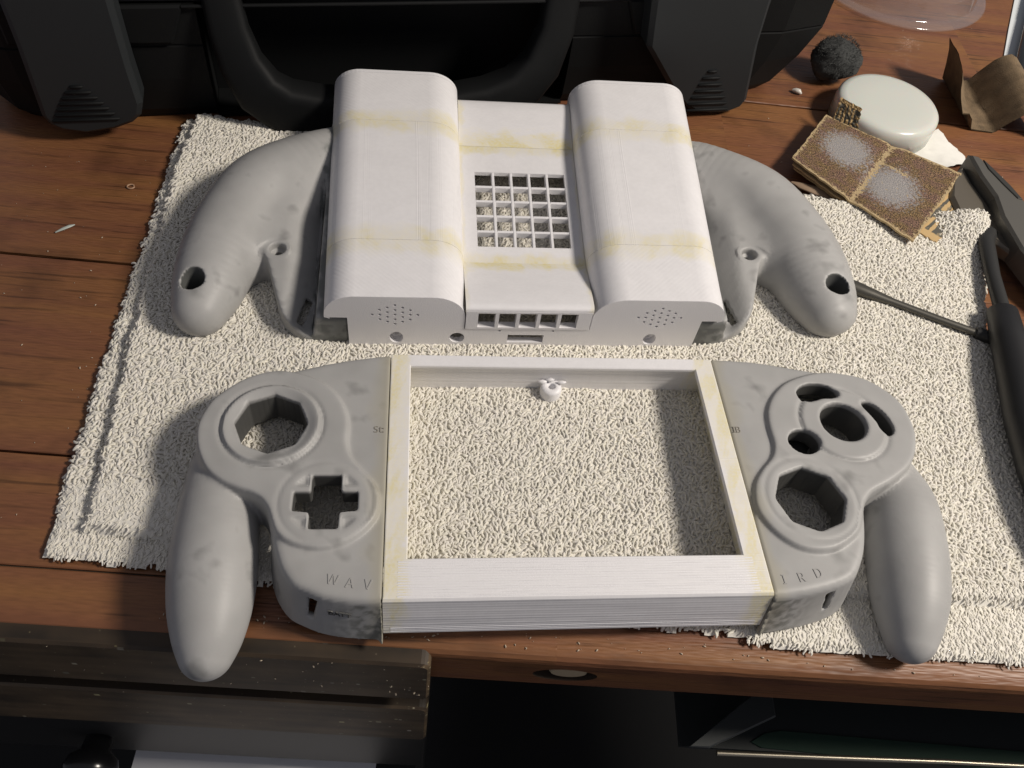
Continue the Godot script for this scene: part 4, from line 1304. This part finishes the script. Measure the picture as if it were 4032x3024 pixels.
	for side in [0, 1]:
		for i in range(prof.size() - 1):
			for k in 12:
				var P := func(a: int, b: int) -> Vector3:
					var s := b / 12.0
					var p: Vector2 = prof[a]
					var hh := p.y * (1.0 + 0.12 * s) + 0.35 * sin(a * 2.1 + b * 0.9)
					if p.x < -8.0: hh *= 1.0 - 0.55 * smoothstep(0.45, 1.0, 1.0 - s) * (p.y / 23.0)
					return Vector3(228.5 + p.x + s * -2.0 + 0.3 * sin(b * 1.7 + a), maxf(0.3, hh) + 0.45 * side, -236.0 - s * 46.0 + (absf(p.x) * 0.12))
				cr.g = side
				cr.quad(P.call(i, k), P.call(i + 1, k), P.call(i + 1, k + 1), P.call(i, k + 1))
	var crm := mat(Color(0.235, 0.165, 0.095), 0.85)
	crm.normal_enabled = true; crm.normal_texture = speckle_normal(79, 0.12, 4.0); crm.uv1_triplanar = true; crm.uv1_scale = Vector3(25, 25, 25)
	crm.albedo_texture = mottle_texture(); 
	tag(part(cr.mesh(false), "sandpaper_scrap", crm), "worn tan sandpaper piece folded into a standing W shape", "sandpaper")
	# tissue
	var ti := MB.new()
	ti.g = 0
	for i in 14:
		for k in 14:
			var P := func(a: int, b: int) -> Vector3:
				var u := a / 14.0; var v := b / 14.0
				var p := Vector3(180, 0, -213).lerp(Vector3(203, 0, -232.5), u).lerp(Vector3(188, 0, -193).lerp(Vector3(213, 0, -205), u), v)
				p += Vector3(tn.get_noise_2d(a * 9.0, b * 9.0), 0, tn.get_noise_2d(b * 9.0, a * 7.0 + 50.0)) * 1.2
				p.y = 1.0 + 1.2 * absf(tn.get_noise_2d(a * 3.0 + 30.0, b * 2.5)) + 2.4 * sin(u * PI) * v
				return p
			ti.quad(P.call(i, k), P.call(i + 1, k), P.call(i + 1, k + 1), P.call(i, k + 1))
	tag(part(ti.mesh(false), "tissue", mat(Color(0.80, 0.79, 0.74), 0.9)), "crumpled white tissue corner between jar lid and pliers", "tissue")
	# pliers
	var pl := thing("pliers", "dark steel pliers with black plastic handles at the right edge", "pliers")
	var steel := mat(Color(0.13, 0.125, 0.112), 0.45, 0.35)
	var flat := Basis(Vector3(1, 0, 0), Vector3(0, 0, -1), Vector3(0, 1, 0))
	var j1 := MB.new(); j1.prism(neg(pv([200.3, -192, 196.9, -188.6, 190.6, -179, 187.0, -168.5, 187.4, -156.5, 193.5, -147.5, 199.5, -139, 206, -131, 206, -150, 204.5, -165, 201.6, -179])), 6.0, 1.6, Transform3D(flat, Vector3(0, 3.4, 0)))
	part(j1.mesh(), "jaw", mat(Color(0.17, 0.15, 0.12), 0.4, 0.4), pl)
	var j2 := MB.new(); j2.prism(neg(pv([200.6, -194, 205.4, -192.6, 210.4, -183.5, 215.4, -171, 218.4, -161, 229, -140, 233, -110, 219, -96, 209.0, -112, 204.6, -130, 203.0, -150, 204.2, -164, 201.6, -178])), 11.0, 1.2, Transform3D(flat, Vector3(0, 4.2, 0)))
	part(j2.mesh(), "jaw", steel, pl)
	var bl2 := MB.new(); bl2.prism(neg(pv([206.2, -189.5, 209.4, -183, 214.0, -171.5, 216.6, -162.5, 214.4, -163.0, 210.6, -172, 206.6, -183])), 0.6, 0.25, Transform3D(flat, Vector3(0, 15.1, 0)))
	part(bl2.mesh(), "cutting_edge", mat(Color(0.05, 0.05, 0.046), 0.5, 0.3), pl)
	var pv1 := MB.new(); pv1.lathe(pv([0, 16.4, 4.2, 16.2, 5.0, 15.6, 5.0, 15.0]), 24, Vector3(219, 0, -132)); part(pv1.mesh(), "pivot", steel, pl)
	var a1 := MB.new(); a1.tube([Vector3(199, 7.5, -146), Vector3(194.5, 9, -138), Vector3(189.0, 11, -115), Vector3(185.2, 12, -90)], [4.4, 3.8, 3.2, 3.4], 12, 0.8); part(a1.mesh(), "arm", mat(Color(0.03, 0.03, 0.029), 0.5, 0.2), pl)
	var a2 := MB.new(); a2.tube([Vector3(218, 9.5, -138), Vector3(226, 10, -122), Vector3(235, 11, -96)], [5.4, 4.0, 4.0], 12, 0.8); part(a2.mesh(), "arm", steel, pl)
	var gb := mat(Color(0.010, 0.010, 0.0105), 0.5)
	var h1 := MB.new(); h1.tube([Vector3(185.2, 12, -93.5), Vector3(185, 12, -92), Vector3(181.5, 13, -75), Vector3(178.5, 14, -58), Vector3(174.5, 14.5, -36), Vector3(172.6, 14.5, -14), Vector3(173, 14, 10), Vector3(176, 13, 34), Vector3(182, 12, 58)], [4.5, 6.2, 7.0, 7.8, 8.4, 8.8, 9.0, 9.0, 7.0], 18, 0.85); part(h1.mesh(), "handle_sleeve", gb, pl)
	var h2 := MB.new(); h2.tube([Vector3(235, 12, -98), Vector3(240, 13, -80), Vector3(248, 14, -50), Vector3(252, 14, -10), Vector3(250, 13, 40)], [6.0, 7.5, 8.6, 9.0, 7.5], 18, 0.85); part(h2.mesh(), "handle_sleeve", gb, pl)
	# slim file
	var fi := thing("needle_file", "thin dark steel file with black end lying under the pliers handle", "file")
	var fm := MB.new(); fm.tube([Vector3(119, 8.0, -105), Vector3(126, 8.0, -102.4), Vector3(133, 8.0, -99.4), Vector3(141, 8.0, -96.2), Vector3(158, 8.2, -88.8), Vector3(173, 8.4, -82.6)], [3.0, 3.4, 2.7, 1.75, 1.75, 1.75], 12, 0.8); part(fm.mesh(), "blade", mat(Color(0.10, 0.095, 0.082), 0.4, 0.6), fi)
	var fh := MB.new(); fh.tube([Vector3(172.6, 8.4, -82.8), Vector3(173.4, 8.4, -82.5), Vector3(190, 8.6, -75.5)], [2.4, 2.6, 2.6], 12); part(fh.mesh(), "file_handle", gb, fi)
	# paper and pen, upper right
	var sh := MB.new(); sh.prism(neg(pv([262.0, -255, 263.6, -305, 280.4, -344, 300, -388, 400, -388, 400, -255])), 0.5, 0.0, Transform3D(flat, Vector3(0, 0.3, 0)))
	tag(part(sh.mesh(), "paper_sheet", mat(Color(0.66, 0.70, 0.72), 0.8)), "white paper sheet under the dark pen at the top right", "paper")
	var pe := thing("pen", "dark glossy pen lying on the white paper sheet", "pen")
	var pb := MB.new(); pb.tube([Vector3(259.4, 4.4, -274.5), Vector3(260.2, 4.5, -276), Vector3(266, 5, -288), Vector3(275, 5, -308), Vector3(296, 5, -352)], [1.4, 2.4, 4.0, 4.2, 4.2], 16); part(pb.mesh(), "barrel", mat(Color(0.02, 0.024, 0.027), 0.2), pe)
	var pc := MB.new(); pc.tube([Vector3(296.3, 5, -352.6), Vector3(312, 5, -386)], [4.4, 4.4], 16); part(pc.mesh(), "cap", mat(Color(0.02, 0.09, 0.10), 0.25), pe)
	# clear plastic packaging
	var bg := MB.new()
	bg.lathe(pv([57.5, 0.6, 58.0, 1.4, 57.0, 2.4, 52.0, 2.6, 51.0, 3.6, 49.5, 12, 47.0, 20, 42.0, 27, 33.0, 32.5, 20.0, 36, 0.0, 37]), 96, Vector3(219, 0, -388))
	var pm := StandardMaterial3D.new()
	pm.transparency = BaseMaterial3D.TRANSPARENCY_ALPHA
	pm.albedo_color = Color(0.85, 0.87, 0.9, 0.12); pm.roughness = 0.07; pm.clearcoat_enabled = true; pm.clearcoat = 1.0; pm.clearcoat_roughness = 0.05
	tag(part(bg.mesh(false), "clear_packaging", pm), "clear plastic blister dome lying at the top behind the foam ball", "packaging")
	# tan scrap by the towel edge
	var ts := MB.new(); ts.tube([Vector3(114, 1.2, -176.5), Vector3(118, 2.2, -173), Vector3(124, 2.6, -170), Vector3(130, 2.0, -168), Vector3(137, 0.9, -167.5)], [0.6, 2.6, 3.2, 2.6, 0.6], 10, 0.28)
	tag(part(ts.mesh(), "paper_scrap", mat(Color(0.30, 0.21, 0.14), 0.85)), "small tan curled scrap at the towel edge under the sandpaper pad", "scrap")
	# crumbs that can be told apart
	var gl := MB.new(); gl.tube([Vector3(128, 1.2, -253.5), Vector3(129.5, 1.7, -252.7), Vector3(131.2, 1.8, -251.9), Vector3(132.6, 0.9, -251.2)], [0.8, 1.5, 1.6, 0.6], 10, 0.8)
	tag(part(gl.mesh(), "glue_bead", mat(Color(0.6, 0.57, 0.52), 0.3)), "small pale glue bead on the wood between tool case and jar lid", "glue bead")
	var sv := MB.new(); sv.tube([Vector3(-203, 0.6, -98.5), Vector3(-200.5, 1.2, -100.2), Vector3(-198.6, 0.9, -102.4), Vector3(-197.2, 0.6, -103.8)], [0.35, 0.75, 0.8, 0.3], 8, 0.5)
	tag(part(sv.mesh(), "plastic_shaving", mat(Color(0.42, 0.46, 0.42), 0.4)), "thin pale green shaving on the bare wood left of the towel", "shaving")
	var rg := MB.new()
	var rp := []; var rr := []
	for i in 12: rp.append(Vector3(-182.6 + 1.5 * cos(i * 0.5), 0.5, -129.4 + 1.3 * sin(i * 0.5))); rr.append(0.35)
	rg.tube(rp, rr, 6)
	tag(part(rg.mesh(), "ring_crumb", mat(Color(0.42, 0.26, 0.16), 0.6)), "tiny tan ring shaped crumb on the wood below the left latch", "crumb")
	# fine dust and shavings: nobody could count them
	var dm := MultiMesh.new()
	dm.transform_format = MultiMesh.TRANSFORM_3D
	var sm := MB.new(); sm.tube([Vector3(-0.5, 0, 0), Vector3(-0.2, 0.12, 0.08), Vector3(0.2, 0.1, 0), Vector3(0.5, 0, 0.06)], [0.1, 0.24, 0.24, 0.08], 5)
	dm.mesh = sm.mesh()
	var pts := []
	for i in 300:
		var p := Vector3.ZERO
		var k := rng.randf()
		if k < 0.3: p = Vector3(rng.randf_range(-235, -165), 0.2, rng.randf_range(-150, 58))
		elif k < 0.6: p = Vector3(rng.randf_range(-120, 150), 0.2, rng.randf_range(52, 57))
		elif k < 0.75: p = Vector3(rng.randf_range(95, 260), 0.2, rng.randf_range(-350, -180))
		elif k < 0.86: p = Vector3(-38.0 - 120.0 * pow(rng.randf(), 1.6), -1.0 - rng.randf() * 33.0, 64.4)
		else: continue
		if p.y > 0.0 and towel_in(p.x, p.z) > -2.0: continue
		pts.append(Transform3D(Basis(Vector3.UP, rng.randf() * TAU) * Basis.from_scale(Vector3.ONE * (0.3 + 0.8 * pow(rng.randf(), 2.5))), p * S))
	dm.instance_count = pts.size()
	for i in pts.size(): dm.set_instance_transform(i, pts[i])
	var di := MultiMeshInstance3D.new()
	di.multimesh = dm; di.material_override = mat(Color(0.5, 0.42, 0.32), 0.7); di.name = "sanding_dust"
	di.set_meta("kind", "stuff")
	add_child(di, true)
	tag(di, "pale specks of sanding dust scattered over the wood", "dust")

func neg(p: PackedVector2Array) -> PackedVector2Array:
	var o := PackedVector2Array()
	for q in p: o.append(Vector2(q.x, -q.y))
	return o

func mottle_texture() -> ImageTexture:
	var w := 256; var h := 256
	var a := noise_bytes(w, h, 57, 0.02, 1, 1, 5)
	var d := PackedByteArray(); d.resize(w * h * 3)
	for i in w * h:
		var g := 0.55 + a[i] / 255.0 * 0.7
		d[i * 3] = b8(g * 0.8); d[i * 3 + 1] = b8(g * 0.79); d[i * 3 + 2] = b8(g * 0.77)
	return tex(w, h, d)

func sheet(par: Node3D, called: String, m: Material, a: Vector3, b: Vector3, c: Vector3, d: Vector3, hf: Callable, th: float) -> void:
	# bilinear quad a,b,c,d (u from a to b, v from a to d), height by hf, th thick
	var mb := MB.new()
	var n := 24
	var P := func(i: int, k: int, up: float) -> Vector3:
		var u := i / float(n); var v := k / float(n)
		var p := a.lerp(b, u).lerp(d.lerp(c, u), v)
		var w := Vector3(tn.get_noise_2d(i * 11.0, k * 11.0), 0, tn.get_noise_2d(k * 11.0 + 70.0, i * 11.0)) * 0.9
		return p + w + Vector3(0, hf.call(u, v) - (0.0 if up > 0.0 else th), 0)
	for i in n:
		for k in n:
			var ua := Vector2(i, k) / n; var ub := Vector2(i + 1, k) / n; var uc := Vector2(i + 1, k + 1) / n; var ud := Vector2(i, k + 1) / n
			mb.g = 0
			mb.quad(P.call(i, k, 1.0), P.call(i + 1, k, 1.0), P.call(i + 1, k + 1, 1.0), P.call(i, k + 1, 1.0), ua, ub, uc, ud)
			mb.g = 1
			mb.quad(P.call(i, k, -1.0), P.call(i, k + 1, -1.0), P.call(i + 1, k + 1, -1.0), P.call(i + 1, k, -1.0), ua, ud, uc, ub)
	mb.g = -1
	for i in n:
		mb.quad(P.call(i, 0, 1.0), P.call(i, 0, -1.0), P.call(i + 1, 0, -1.0), P.call(i + 1, 0, 1.0))
		mb.quad(P.call(i + 1, n, 1.0), P.call(i + 1, n, -1.0), P.call(i, n, -1.0), P.call(i, n, 1.0))
		mb.quad(P.call(0, i + 1, 1.0), P.call(0, i + 1, -1.0), P.call(0, i, -1.0), P.call(0, i, 1.0))
		mb.quad(P.call(n, i, 1.0), P.call(n, i, -1.0), P.call(n, i + 1, -1.0), P.call(n, i + 1, 1.0))
	part(mb.mesh(), called, m, par)
